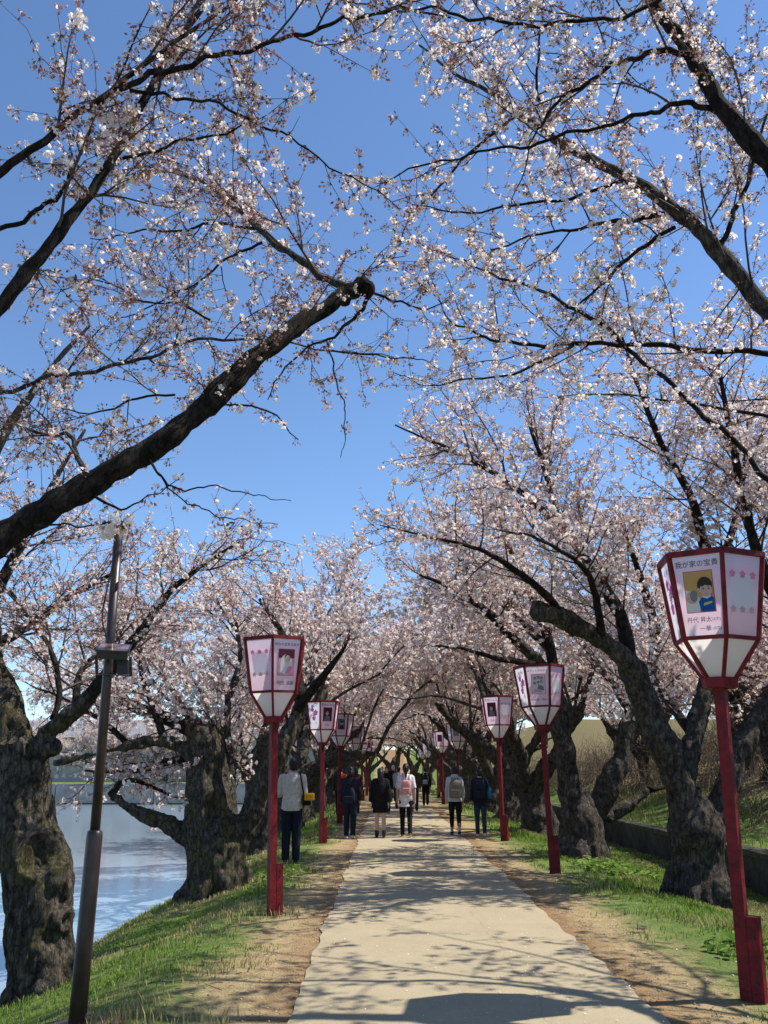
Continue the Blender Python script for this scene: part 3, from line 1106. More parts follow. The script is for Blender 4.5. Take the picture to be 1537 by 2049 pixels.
    def finish(s, parent, pale=False):
        out = []
        if s.br.n:
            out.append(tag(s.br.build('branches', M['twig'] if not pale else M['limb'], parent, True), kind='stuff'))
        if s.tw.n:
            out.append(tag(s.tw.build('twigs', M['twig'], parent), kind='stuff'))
        if not s.pos:
            return out
        pos, ax = np.array(s.pos), np.array(s.ax)
        sc, kd = np.array(s.sc), np.array(s.kd)
        n = len(pos)
        x, y, z = basis(ax)
        a = s.rg.uniform(0, 2 * math.pi, n)
        x, y = x * np.cos(a)[:, None] + y * np.sin(a)[:, None], y * np.cos(a)[:, None] - x * np.sin(a)[:, None]
        Rm = np.stack([x, y, z], -1) * sc[:, None, None]
        VV, TT, QQ, MT, MQ, off = [], [], [], [], [], 0
        var = s.rg.integers(0, 100, n)
        lods = np.full(n, s.lod)
        if s.lod == 0:
            lods[pos[:, 1] > 6.6] = 1         # farther sprays need less detail
        for lod_, (ki, kn) in [(q, w) for q in sorted(set(lods.tolist())) for w in enumerate(('bud', 'mix', 'open'))]:
            T = UMBELS[lod_, kn]
            for vi, (v, t, q, mt, mq) in enumerate(T):
                idx = np.nonzero((lods == lod_) & (kd == ki) & (var % len(T) == vi))[0]
                if not len(idx):
                    continue
                W = np.einsum('nij,kj->nki', Rm[idx], v) + pos[idx][:, None, :]
                base = off + np.arange(len(idx))[:, None, None] * len(v)
                VV.append(W.reshape(-1, 3))
                if t is not None:
                    TT.append((t[None] + base).reshape(-1, 3))
                    MT.append(np.tile(mt, len(idx)))
                if q is not None:
                    QQ.append((q[None] + base).reshape(-1, 4))
                    MQ.append(np.tile(mq, len(idx)))
                off += len(idx) * len(v)
        o = obj_np('blossoms', np.vstack(VV), np.vstack(TT) if TT else None, np.vstack(QQ) if QQ else None, BLOOM, parent, np.concatenate(MT) if MT else None, np.concatenate(MQ) if MQ else None)
        out.append(tag(o, kind='stuff'))
        return out


def px_line(pts, n=None, thin=1.0, wig=0.0):
    """rows (px, py, Y, width px) -> smooth points and radii in metres"""
    A = []
    if pts[0][0] == 'w':
        A = [row[1:] for row in pts]
        pts_ = []
    else:
        pts_ = pts
    for px, py, Y, w in pts_:
        p = at(px, py, Y)
        depth = (p - np.array([0, 0, CAMZ])).dot(_f)
        A.append([*p, w * depth / FPX / 2])
    S = bspline(A, n or (len(pts) - 1) * 5 + 1)
    if wig:
        u = np.arange(len(S))
        env = np.minimum(1, np.minimum(u, 4) / 4.0)
        ph = float(S[0, 0] * 7.3 + S[0, 2] * 3.1)
        for c in range(3):
            S[:, c] += env * wig * (np.sin(u * .83 + ph + c * 2.1) + .6 * np.sin(u * 1.9 + ph * 1.7 + c * 4.0))
    return S[:, :3], np.maximum(S[:, 3] * thin, 0.0015)


def noise3(p):
    """smooth value noise -1..1, numpy"""
    i = np.floor(p).astype(np.int64)
    f = p - i
    f = f * f * (3 - 2 * f)

    def h(a, b, c):
        n = (a * 374761393 + b * 668265263 + c * 1440662683) & 0x7fffffff
        n = ((n ^ (n >> 13)) * 1274126177) & 0x7fffffff
        return ((n ^ (n >> 16)) & 0xffff) / 32767.5 - 1.0
    out = 0
    for dx in (0, 1):
        for dy in (0, 1):
            for dz in (0, 1):
                w = (f[:, 0] if dx else 1 - f[:, 0]) * (f[:, 1] if dy else 1 - f[:, 1]) * (f[:, 2] if dz else 1 - f[:, 2])
                out = out + w * h(i[:, 0] + dx, i[:, 1] + dy, i[:, 2] + dz)
    return out


def shift_verts(me, fn):
    co = np.empty(len(me.vertices) * 3, np.float32)
    me.vertices.foreach_get('co', co)
    co = fn(co.reshape(-1, 3).astype(float))
    me.vertices.foreach_set('co', co.astype(np.float32).ravel())
    me.update()


def roughen(me, amp_big, amp_rib, seed, hollows=(), knots=()):
    """gnarl a trunk: swellings, fluted bark, hollows"""
    n = len(me.vertices)
    co = np.empty(n * 3, np.float32)
    no = np.empty(n * 3, np.float32)
    me.vertices.foreach_get('co', co)
    me.vertex_normals.foreach_get('vector', no)
    co, no = co.reshape(-1, 3).astype(float), no.reshape(-1, 3)
    v = co + np.array([seed * 7.1, 0, 0])
    big = noise3(v * 2.6)
    rib = noise3(v * np.array([11, 11, 2.6]))
    fin = noise3(v * np.array([24, 24, 9]) + 31.7)
    vf = noise3(v * np.array([52, 52, 26]) + 11.3)
    d = amp_big * big + amp_rib * (rib - 0.5 * np.abs(fin)) + amp_rib * .5 * fin + amp_rib * .25 * vf
    for (c, r, dep) in hollows:
        q = np.linalg.norm((co - np.asarray(c)) / np.asarray(r), axis=1)
        d -= dep * np.clip(1.15 - q, 0, 1) ** 0.7 * (q < 1.15)
        d += dep * .22 * np.exp(-((q - 1.25) / .22) ** 2)
    co += no * d[:, None]
    me.vertices.foreach_set('co', co.astype(np.float32).ravel())
    me.update()


def explicit_tree(name, label, trunk_lines, limbs, crown, voxel, amp=(0.05, 0.02), seed=1, group=None, bark='bark', balls=(), hollows=(), loc=None, branch_kw=None, limb_thin=.78):
    """a cherry tree whose trunk and stems follow the photograph; limbs: (points, opts)"""
    b = Buf()
    lines = [px_line(t, None, (0.93 if q == 0 else 0.76) * (1.1 if seed < 5 else 1.0)) for q, t in enumerate(trunk_lines)]
    base = lines[0][0][0]
    loc = np.array([base[0], base[1], float(ground_h(base[0], base[1]))]) if loc is None else np.asarray(loc)
    root = empty(name, (0, 0, 0), label, 'tree', group)
    for P, R in lines:
        b.tube(P, R, 14)
    for c, r in balls:
        b.ball(c, r, 12)
    # root flare
    p0, r0 = lines[0][0][0], lines[0][1][0]
    rg = np.random.default_rng(seed)
    for k in range(6):
        a = k * 1.05 + rg.uniform(-.3, .3)
        q = p0 + np.array([math.cos(a), math.sin(a), 0]) * r0 * 1.15
        q[2] = float(ground_h(q[0], q[1])) - 0.12
        b.tube(bspline([[*(p0 * .75 + q * .25 + np.array([0, 0, r0 * 1.9])), r0 * .16], [*(p0 * .5 + q * .5 + np.array([0, 0, r0 * .9])), r0 * .32], [*(p0 * .22 + q * .78 + np.array([0, 0, r0 * .35])), r0 * .34], [*q, r0 * .2]], 9)[:, :3], bspline([[r0 * .16], [r0 * .32], [r0 * .34], [r0 * .2]], 9)[:, 0], 8)
    me = b.fused('trunk', [M[bark]], voxel)
    roughen(me, amp[0], amp[1], seed, hollows)
    tr = link(bpy.data.objects.new('trunk', me), root)
    for lim, opt in limbs:
        P, R = px_line(lim, None, opt.get('thin', limb_thin), opt.get('wig', .011 if lim[0][0] == 'w' or lim[0][3] < 26 else .004))
        lb = Buf()
        sides = 12 if R[0] > .05 else 8
        lb.tube(P, R, sides)
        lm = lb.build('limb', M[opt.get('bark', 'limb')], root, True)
        if R[0] > .03:
            def gnarl(co, P=P, kb=opt.get('knob', 1.0)):
                c = P[np.argmin(((co[:, None, :] - P[None]) ** 2).sum(-1), 1)]
                rr = 0.16 * noise3(co * 5.5) + 0.11 * noise3(co * 17) + 0.07 * noise3(co * 45)
                return c + (co - c) * (1 + rr * kb)[:, None]
            shift_verts(lm.data, gnarl)
        kw = dict(branch_kw or {})
        kw.update(opt.get('br', {}))
        if opt.get('twigs_only'):
            crown.twigs(P, R[0], **opt.get('tw', {}))
            crown.bloom(P, opt.get('bg', .12), .1)
        elif not opt.get('bare'):
            crown.branches(P, R, **kw)
    crown.finish(root)
    return root, lines


CH = 'cherry trees along the moat path'
TW0 = dict(gap=0.125, L3=(0.14, 0.55), bg=0.10, nseg=3, tr=0.0022)
BK0 = dict(gap=0.22, L2=(0.45, 1.3), up=0.1, sub=1.7, tw=TW0, r_cap=0.014, n2=6)

# --- the tree at the left edge: thick limb across the sky, trunk just outside the picture
def ok_nl(p):
    # clear air beside the thick limb, over the moat side of the path
    return p[1] > 2.2 and not (p[2] < 3.0 + (p[0] + 2.6) * 0.75 and p[0] > -2.2)


cNL = Crown(11, 0, (0.58, 0.33, 0.09), ok_nl, csize=1.42)
hero = [(-130, 1165, 5.15, 92), (-60, 1115, 5.2, 86), (0, 1076, 5.3, 80), (80, 1030, 5.35, 76), (156, 985, 5.4, 72), (235, 938, 5.48, 66), (312, 892, 5.55, 60), (385, 835, 5.65, 57), (430, 795, 5.7, 62), (460, 764, 5.75, 60), (520, 710, 5.85, 49), (590, 657, 6.0, 43), (650, 616, 6.1, 40), (685, 590, 6.15, 38), (716, 577, 6.2, 37), (742, 580, 6.2, 33)]
tk = [(-560, 2130, 4.9, 260), (-540, 1900, 4.9, 190), (-520, 1700, 4.9, 180), (-440, 1450, 5.0, 170), (-300, 1280, 5.05, 140), (-190, 1205, 5.1, 118), (-110, 1150, 5.17, 100)]
tk2 = [(-470, 1500, 5.0, 130), (-480, 1250, 4.7, 110), (-380, 1000, 4.4, 80), (-250, 850, 4.2, 62), (-60, 680, 4.05, 48)]
tk3 = [(-480, 1250, 4.7, 80), (-420, 900, 4.3, 60), (-250, 560, 4.1, 40), (-40, 372, 4.0, 28)]
limbs_nl = [
    (hero, dict(br=dict(gap=0.30, L2=(0.4, 1.1), start=0.18, up=0.25, r_cap=0.010, tw=TW0), knob=1.2, thin=.78)),
    ([(695, 578, 6.15, 24), (650, 555, 6.3, 22), (590, 515, 6.5, 20), (520, 462, 6.7, 17), (460, 405, 6.9, 14), (390, 360, 7.0, 10), (300, 335, 7.2, 6), (220, 350, 7.3, 3)], dict(bark='pale_limb', br=dict(gap=0.2, L2=(0.5, 1.5)))),
    ([(510, 458, 6.7, 10), (440, 448, 6.7, 9), (360, 460, 6.7, 7), (270, 465, 6.8, 5), (180, 480, 6.9, 3)], dict(br=dict(gap=0.22, L2=(0.4, 1.1)))),
    ([(525, 485, 6.7, 9), (470, 510, 6.7, 8), (400, 560, 6.7, 6), (330, 600, 6.8, 5), (230, 640, 6.8, 3)], dict(br=dict(gap=0.22, L2=(0.4, 1.2)))),
    ([(-60, 680, 4.05, 50), (0, 612, 4.1, 44), (55, 545, 4.15, 42), (110, 475, 4.2, 38), (165, 405, 4.25, 34), (215, 335, 4.3, 29), (255, 265, 4.35, 26), (300, 180, 4.45, 23), (345, 95, 4.5, 20), (400, 20, 4.6, 17), (440, -60, 4.7, 13), (485, -170, 4.8, 8), (530, -280, 4.9, 3)], dict(br=dict(gap=0.30, L2=(0.4, 1.0), start=0.1))),
    ([(-40, 372, 4.0, 27), (20, 330, 4.0, 25), (90, 280, 4.05, 22), (160, 225, 4.1, 20), (225, 180, 4.15, 17), (300, 120, 4.2, 14), (380, 65, 4.3, 12), (480, -5, 4.4, 8), (570, -70, 4.5, 3)], dict(br=dict(gap=0.28, L2=(0.35, 0.9)))),
    ([(240, 178, 4.15, 18), (300, 152, 4.2, 19), (380, 128, 4.25, 17), (460, 105, 4.3, 15), (560, 82, 4.4, 13), (640, 55, 4.45, 12), (720, 32, 4.5, 10), (800, 20, 4.6, 8), (900, 30, 4.7, 5)], dict(br=dict(gap=0.26, L2=(0.35, 0.9)))),
    ([(260, 180, 4.3, 11), (330, 193, 4.3, 10), (400, 200, 4.35, 9), (500, 237, 4.4, 8), (600, 290, 4.5, 6), (700, 355, 4.6, 5), (800, 410, 4.7, 3)], dict(twigs_only=True, tw=TW0, bg=.11)),
    ([(240, 318, 4.35, 10), (330, 295, 4.4, 9), (430, 268, 4.45, 7), (520, 245, 4.5, 4)], dict(twigs_only=True, tw=TW0, bg=.11)),
    ([(-20, 465, 4.1, 15), (60, 432, 4.1, 14), (110, 395, 4.15, 12), (145, 345, 4.2, 10), (175, 265, 4.25, 8), (215, 190, 4.3, 6), (300, 20, 4.4, 4)], dict(twigs_only=True, tw=TW0, bg=.10)),
    ([(-40, 800, 6.3, 15), (40, 775, 6.3, 14), (110, 752, 6.35, 13), (210, 738, 6.4, 12), (300, 712, 6.5, 10), (400, 680, 6.6, 9), (520, 680, 6.7, 7), (660, 700, 6.8, 5), (790, 716, 6.9, 3)], dict(bark='pale_limb', br=dict(gap=0.22, L2=(0.4, 1.1)))),
    ([(170, 945, 5.5, 18), (150, 900, 5.6, 15), (135, 870, 5.7, 12), (70, 865, 5.8, 8), (-30, 830, 5.9, 5)], dict(bark='pale_limb', br=dict(gap=0.18, L2=(0.4, 1.0)))),
    ([(745, 585, 6.2, 16), (720, 622, 6.2, 12), (680, 665, 6.2, 9), (630, 690, 6.2, 7), (560, 745, 6.2, 5), (540, 800, 6.2, 3)], dict(twigs_only=True, tw=TW0, bg=.10)),
    ([(655, 682, 6.2, 5), (668, 740, 6.15, 5), (685, 800, 6.1, 4), (692, 850, 6.1, 3), (680, 920, 6.1, 2)], dict(bare=True)),
    ([(290, 905, 5.5, 9), (330, 965, 5.4, 6), (380, 978, 5.35, 5), (450, 975, 5.3, 4), (520, 995, 5.25, 3), (578, 998, 5.2, 2)], dict(bare=True)),
    ([(300, 920, 5.5, 8), (330, 968, 5.4, 5), (385, 1010, 5.3, 4), (430, 1028, 5.2, 4), (480, 1042, 5.15, 3), (552, 1045, 5.1, 2)], dict(bare=True)),
    ([(180, 990, 5.4, 10), (240, 1015, 5.4, 7), (300, 995, 5.4, 4), (350, 960, 5.4, 3)], dict(twigs_only=True, tw=dict(TW0, gap=.3), bg=.14)),
    ([(60, 1050, 5.3, 8), (120, 1052, 5.0, 6), (180, 1050, 4.7, 5), (250, 1052, 4.5, 3)], dict(bare=True)),
    ([(420, 810, 5.7, 8), (520, 815, 5.6, 6), (600, 880, 5.6, 3)], dict(twigs_only=True, tw=dict(TW0, gap=.25), bg=.1)),
]
limbs_nl += [
    ([(742, 585, 6.2, 9), (790, 600, 6.3, 7), (840, 618, 6.4, 5), (900, 600, 6.5, 3)], dict(twigs_only=True, tw=TW0, bg=.11)),
    ([(660, 700, 6.6, 6), (740, 712, 6.7, 5), (820, 716, 6.8, 4), (880, 735, 6.9, 2)], dict(twigs_only=True, tw=TW0, bg=.11)),
    ([(420, 640, 6.6, 7), (360, 610, 6.7, 6), (280, 600, 6.8, 5), (190, 560, 6.9, 4), (110, 590, 7.0, 2)], dict(br=dict(gap=.25, L2=(.4, 1.0)))),
    ([(350, 790, 6.2, 8), (260, 800, 6.3, 7), (180, 830, 6.4, 5), (90, 800, 6.5, 3)], dict(br=dict(gap=.25, L2=(.4, 1.0)))),
]
for (px, py, Y, kind) in ((215, 1048, 4.6, 2), (228, 1055, 4.58, 2), (240, 1046, 4.56, 2), (252, 1054, 4.54, 2), (222, 1040, 4.6, 2), (205, 1054, 4.62, 2), (260, 1048, 4.53, 0), (212, 1042, 4.6, 2), (235, 1050, 4.55, 2), (246, 1044, 4.55, 2), (218, 1052, 4.57, 2),
                          (372, 1000, 5.33, 0), (430, 1030, 5.2, 0), (470, 1045, 5.15, 1), (482, 1052, 5.14, 2), (520, 1048, 5.12, 0), (310, 990, 5.4, 0), (345, 975, 5.4, 0), (680, 790, 6.1, 0), (690, 860, 6.1, 0), (670, 745, 6.15, 1)):
    cNL.cluster(at(px, py, Y), cNL.rg.normal(0, .5, 3) + np.array([0, 0, -.4]), 1.2, kind)
rootNL, _ = explicit_tree('cherry_tree', 'cherry tree at the left edge whose thick stubbed limb crosses the sky', [tk, tk2, tk3], limbs_nl, cNL, 0.035, (0.03, 0.012), 3, CH, bark='limb', branch_kw=BK0, limb_thin=.66)
_b = Buf()
for (px_, py_, r_) in ((700, 582, .082), (722, 568, .075), (738, 578, .068), (690, 598, .072)):
    _b.ball(at(px_, py_, 6.18), r_, 14)
_k = _b.fused('limb_knob', [M['limb']], .014)
roughen(_k, .018, .014, 9)
link(bpy.data.objects.new('limb_knob', _k), rootNL)

# --- the tree at the right edge: two long limbs reaching in from outside the picture
cNR = Crown(12, 0, (0.42, 0.38, 0.20), lambda p: p[1] > 2.6 and p[0] > -1.1, csize=1.42)
trR = [(2150, 2250, 5.6, 270), (2140, 2000, 5.6, 200), (2120, 1750, 5.7, 190), (2060, 1450, 5.8, 170), (1960, 1150, 5.9, 120), (1800, 900, 6.3, 85), (1690, 800, 6.6, 66), (1600, 700, 6.9, 54)]
trR2 = [(2060, 1450, 5.8, 140), (2020, 1050, 5.3, 110), (1850, 720, 5.0, 86), (1720, 530, 4.9, 70), (1600, 395, 4.9, 60)]
trR3 = [(1960, 1150, 5.9, 70), (1800, 1080, 6.0, 40), (1680, 1040, 6.0, 24), (1600, 1020, 6.0, 17)]
trR4 = [(1960, 1150, 5.9, 60), (1800, 850, 7.3, 40), (1700, 740, 7.8, 24), (1600, 712, 8.0, 18)]
BK1 = dict(gap=0.2, L2=(0.5, 1.4), up=0.05, sub=1.7, tw=dict(TW0, gap=.16, bg=.09), r_cap=0.012, n2=6)
limbs_nr = [
    ([('w', 4.3, 6.0, 2.2, .05), ('w', 4.9, 6.9, 3.6, .045), ('w', 5.1, 7.9, 4.7, .035), ('w', 4.9, 9.0, 5.5, .022), ('w', 4.5, 9.9, 6.0, .012), ('w', 4.1, 10.7, 6.3, .004)], dict(br=dict(L2=(.6, 1.5), gap=.42, sub=1.0))),
    ([('w', 5.0, 7.3, 4.1, .032), ('w', 5.6, 8.2, 4.7, .025), ('w', 5.9, 9.2, 5.2, .014), ('w', 6.0, 10.1, 5.6, .004)], dict(br=dict(L2=(.6, 1.5), gap=.42, sub=1.0))),
    ([('w', 4.9, 6.9, 3.6, .03), ('w', 4.3, 7.7, 4.6, .026), ('w', 3.5, 8.5, 5.3, .02), ('w', 2.7, 9.3, 5.8, .012), ('w', 1.9, 10.0, 6.1, .004)], dict(br=dict(L2=(.6, 1.4), gap=.3, sub=1.2))),
    ([(1600, 395, 4.9, 60), (1537, 318, 4.95, 54), (1490, 268, 5.0, 48), (1445, 215, 5.05, 43), (1410, 155, 5.1, 38), (1380, 105, 5.15, 36), (1345, 55, 5.2, 33), (1300, -10, 5.3, 30), (1260, -90, 5.4, 25), (1200, -230, 5.6, 15), (1120, -390, 5.8, 5)], dict(br=dict(L2=(.4, 1.0), gap=.26))),
    ([(1385, 108, 5.1, 15), (1320, 104, 5.1, 15), (1260, 118, 5.15, 13), (1200, 148, 5.2, 11), (1130, 195, 5.25, 9), (1080, 250, 5.3, 6), (1060, 300, 5.3, 3)], dict(br=dict(L2=(.3, .8)))),
    ([(1428, 218, 5.1, 15), (1370, 208, 5.15, 14), (1310, 222, 5.2, 12), (1250, 240, 5.25, 10), (1150, 265, 5.3, 9), (1060, 290, 5.4, 8), (960, 305, 5.5, 6), (860, 328, 5.6, 5), (760, 365, 5.7, 3)], dict(br=dict(L2=(.3, .9)))),
    ([(1600, 700, 6.9, 54), (1537, 625, 7.0, 47), (1500, 580, 7.05, 44), (1450, 520, 7.1, 42), (1400, 462, 7.15, 38), (1340, 412, 7.2, 32), (1260, 358, 7.3, 28), (1180, 318, 7.4, 25), (1110, 278, 7.5, 21), (1040, 222, 7.6, 16), (980, 185, 7.7, 12), (900, 140, 7.8, 8), (840, 90, 7.9, 5)], dict(bark='pale_limb', br=dict(L2=(.6, 1.7), gap=.2))),
    ([(1435, 505, 7.1, 15), (1460, 450, 7.05, 13), (1480, 400, 7.0, 12), (1510, 325, 7.0, 9), (1537, 200, 7.0, 6)], dict(br=dict(L2=(.4, 1.1)))),
    ([(1330, 428, 7.25, 14), (1260, 440, 7.3, 12), (1180, 452, 7.35, 9), (1080, 470, 7.4, 6), (980, 500, 7.5, 4)], dict(br=dict(L2=(.4, 1.1), gap=.2))),
    ([(1350, 455, 7.2, 12), (1290, 490, 7.2, 10), (1230, 545, 7.2, 8), (1170, 600, 7.2, 6), (1130, 660, 7.2, 4)], dict(br=dict(L2=(.4, 1.0), gap=.2))),
    ([(1600, 1020, 6.0, 17), (1537, 958, 6.0, 15), (1460, 875, 6.05, 14), (1380, 805, 6.1, 13), (1290, 725, 6.15, 12), (1200, 650, 6.2, 11), (1120, 600, 6.25, 9), (1020, 560, 6.3, 7), (940, 530, 6.3, 5), (880, 500, 6.35, 3)], dict(twigs_only=True, tw=dict(TW0, gap=.12, L3=(.15, .6)), bg=.09)),
    ([(1600, 712, 8.0, 19), (1520, 706, 8.0, 17), (1400, 700, 8.05, 15), (1300, 690, 8.1, 13), (1200, 688, 8.15, 12), (1090, 690, 8.2, 10), (1010, 685, 8.25, 8), (950, 665, 8.3, 6), (900, 640, 8.3, 4), (870, 590, 8.35, 3)], dict(br=dict(L2=(.5, 1.5), gap=.18))),
    ([(1380, -40, 4.9, 12), (1290, 18, 4.85, 11), (1180, 42, 4.8, 10), (1060, 48, 4.75, 9), (960, 40, 4.7, 8), (880, 20, 4.7, 7), (780, 22, 4.7, 5), (700, 5, 4.7, 3)], dict(br=dict(L2=(.3, .85), gap=.2))),
    ([(1110, 280, 7.5, 10), (1080, 200, 7.4, 8), (1075, 120, 7.3, 6), (1090, 20, 7.2, 4)], dict(br=dict(L2=(.4, 1.0)))),
]
limbs_nr += [
    ([(1040, 222, 7.6, 9), (960, 290, 7.6, 8), (880, 370, 7.6, 6), (820, 440, 7.6, 4), (790, 510, 7.6, 2)], dict(twigs_only=True, tw=dict(TW0, L3=(.2, .7)), bg=.10)),
    ([(1260, 358, 7.3, 10), (1140, 395, 7.35, 8), (1010, 415, 7.4, 6), (900, 425, 7.45, 4), (810, 400, 7.5, 2)], dict(twigs_only=True, tw=dict(TW0, L3=(.2, .7)), bg=.10)),
    ([(1150, 690, 8.1, 9), (1050, 740, 8.0, 7), (940, 760, 7.9, 5), (850, 770, 7.9, 3), (790, 745, 7.9, 2)], dict(twigs_only=True, tw=dict(TW0, L3=(.2, .7)), bg=.10)),
]
explicit_tree('cherry_tree', 'cherry tree at the right edge with two long bare-barked limbs overhead', [trR, trR2, trR3, trR4], limbs_nr, cNR, 0.04, (0.03, 0.012), 4, CH, bark='limb', branch_kw=BK1)


# --- trees standing in view near the camera
def ok_l1(p):
    return p[2] < 5.4 and p[0] < -0.75 - max(0, p[2] - 3.6) * 0.9 and p[0] > -8


TW1 = dict(gap=0.17, L3=(0.15, 0.55), bg=0.095, nseg=2, tr=0.0030)
g = gat(80, 1985)
Y1 = g[1]
cL1 = Crown(13, 1, (0.60, 0.33, 0.07), ok_l1, csize=1.35)
L1_tr = [[(85, 2010, Y1, 160), (82, 1940, Y1, 146), (78, 1860, Y1, 142), (72, 1780, Y1, 146), (62, 1700, Y1, 132), (52, 1620, Y1, 118), (45, 1540, Y1, 118), (38, 1480, Y1, 112)],
         [(38, 1500, Y1, 92), (8, 1420, Y1 + .1, 92), (-22, 1330, Y1 + .2, 84), (-30, 1230, Y1 + .3, 76), (-60, 1120, Y1 + .4, 62)],
         [(52, 1520, Y1, 66), (92, 1470, Y1 - .05, 52), (135, 1432, Y1 - .1, 44), (185, 1390, Y1 - .1, 36)]]
hol = [(at(72, 1712, Y1 - .3), (.13, .3, .17), .11), (at(140, 1850, Y1 - .25), (.08, .3, .10), .09), (at(48, 1465, Y1 - .3), (.07, .3, .07), .07)]
bal = [(at(80, 1915, Y1 - .22), .17), (at(120, 1760, Y1 - .12), .16), (at(100, 1500, Y1 - .1), .12), (at(115, 1840, Y1 - .12), .16)]
L1_limbs = [
    ([(180, 1392, Y1 - .1, 36), (225, 1335, Y1 - .15, 30), (275, 1272, Y1 - .2, 24), (330, 1195, Y1 - .25, 17), (400, 1135, Y1 - .3, 11), (480, 1085, Y1 - .3, 6)], dict(br=dict(gap=.12, sub=2.0, L2=(.5, 1.3)))),
    ([(105, 1440, Y1, 18), (120, 1380, Y1 + .1, 15), (100, 1300, Y1 + .2, 13), (60, 1240, Y1 + .3, 10), (20, 1180, Y1 + .4, 6)], dict(br=dict(gap=.12, sub=2.0, L2=(.5, 1.4)))),
    ([(-30, 1230, Y1 + .3, 40), (20, 1130, Y1 + .6, 28), (60, 1050, Y1 + 1.0, 20), (110, 960, Y1 + 1.3, 14), (170, 860, Y1 + 1.5, 8)], dict(br=dict(gap=.125, sub=2.0, L2=(.6, 1.7)))),
    ([(-60, 1120, Y1 + .4, 50), (-40, 980, Y1 + .7, 36), (20, 850, Y1 + 1.0, 24), (100, 740, Y1 + 1.2, 15), (180, 650, Y1 + 1.4, 7)], dict(br=dict(gap=.13, sub=2.0, L2=(.6, 1.8)))),
    ([(-25, 1300, Y1 + .2, 34), (60, 1250, Y1 + 1.0, 24), (130, 1200, Y1 + 1.6, 16), (220, 1150, Y1 + 2.0, 9)], dict(br=dict(gap=.12, sub=2.0, L2=(.6, 1.7)))),
    ([(150, 1420, Y1, 20), (170, 1330, Y1 + .6, 15), (260, 1260, Y1 + 1.4, 10), (320, 1220, Y1 + 2.0, 5)], dict(br=dict(gap=.12, sub=2.0, L2=(.5, 1.4)))),
]
explicit_tree('cherry_tree', 'hollow mossy cherry trunk beside the dark metal pole on the moat bank', L1_tr, L1_limbs, cL1, 0.026, (0.055, 0.036), 5, CH, balls=bal, hollows=hol, branch_kw=dict(tw=TW1, up=.15))

g = gat(432, 1790)
Y2 = g[1]
cL2 = Crown(14, 2, (0.42, 0.38, 0.20), lambda p: p[2] < 6.3 - max(0, p[0] + 1.8) * .6 and p[0] < 0.8 and p[2] > (3.3 if p[0] > -2.0 else -.6), csize=1.45)
L2_tr = [[(430, 1800, Y2, 140), (432, 1740, Y2, 132), (434, 1690, Y2, 128), (422, 1630, Y2, 108), (416, 1570, Y2, 94), (414, 1510, Y2, 84), (408, 1450, Y2, 74)],
         [(450, 1720, Y2, 84), (492, 1650, Y2 - .1, 66), (520, 1590, Y2 - .15, 60), (552, 1520, Y2 - .2, 56), (585, 1450, Y2 - .2, 46), (602, 1395, Y2 - .2, 34)],
         [(400, 1700, Y2, 56), (362, 1664, Y2 - .05, 46), (318, 1640, Y2 - .1, 38), (270, 1622, Y2 - .1, 34), (222, 1590, Y2 - .1, 30)],
         [(410, 1560, Y2, 46), (380, 1512, Y2 - .1, 38), (330, 1482, Y2 - .1, 33), (260, 1492, Y2 - .1, 26), (180, 1512, Y2 - .1, 20), (105, 1528, Y2 - .1, 13)]]
L2_limbs = [
    ([(405, 1470, Y2, 44), (340, 1440, Y2 + .4, 34), (270, 1415, Y2 + .8, 26), (200, 1380, Y2 + 1.2, 16), (130, 1350, Y2 + 1.5, 7)], dict(br=dict(gap=.125, sub=2.0, L2=(.6, 1.8)))),
    ([(470, 1700, Y2 + .2, 30), (462, 1560, Y2 + .4, 24), (455, 1420, Y2 + .6, 20), (480, 1320, Y2 + .8, 14), (470, 1230, Y2 + 1.0, 7)], dict(bark='pale_limb', br=dict(gap=.12, sub=2.0, L2=(.7, 2.0)))),
    ([(602, 1400, Y2 - .2, 32), (590, 1330, Y2, 24), (560, 1260, Y2 + .3, 16), (520, 1200, Y2 + .6, 8)], dict(br=dict(gap=.12, sub=2.0, L2=(.7, 1.9)))),
    ([(595, 1420, Y2 - .2, 28), (640, 1360, Y2 - .5, 20), (680, 1310, Y2 - .6, 12), (700, 1270, Y2 - .7, 6)], dict(br=dict(gap=.17, L2=(.5, 1.4)))),
    ([(330, 1482, Y2 - .1, 22), (300, 1400, Y2, 16), (280, 1320, Y2 + .2, 10), (300, 1240, Y2 + .5, 5)], dict(br=dict(gap=.12, sub=2.0, L2=(.6, 1.8)))),
    ([(380, 1512, Y2, 24), (320, 1530, Y2 + .6, 18), (240, 1545, Y2 + 1.2, 12), (170, 1540, Y2 + 1.6, 6)], dict(br=dict(gap=.17, L2=(.6, 1.5), up=-.05))),
    ([(222, 1590, Y2 - .1, 18), (260, 1560, Y2 + .3, 12), (340, 1590, Y2 + 1.0, 8), (400, 1600, Y2 + 1.4, 4)], dict(br=dict(gap=.2, L2=(.4, 1.1), up=-.1))),
    ([(260, 1492, Y2 - .1, 16), (200, 1440, Y2 + .2, 12), (130, 1400, Y2 + .5, 8), (60, 1370, Y2 + .8, 4)], dict(br=dict(gap=.125, sub=2.0, L2=(.6, 1.6)))),
]
rootL2, _ = explicit_tree('cherry_tree', 'twin-stemmed cherry tree with a rotten broken top beside the moat', L2_tr, L2_limbs, cL2, 0.038, (0.06, 0.03), 6, CH, hollows=[(at(430, 1615, Y2 - .3), (.14, .4, .2), .1)], branch_kw=dict(tw=dict(TW1, tr=.0032), up=.15))
_b = Buf()
_rr = np.random.default_rng(5)
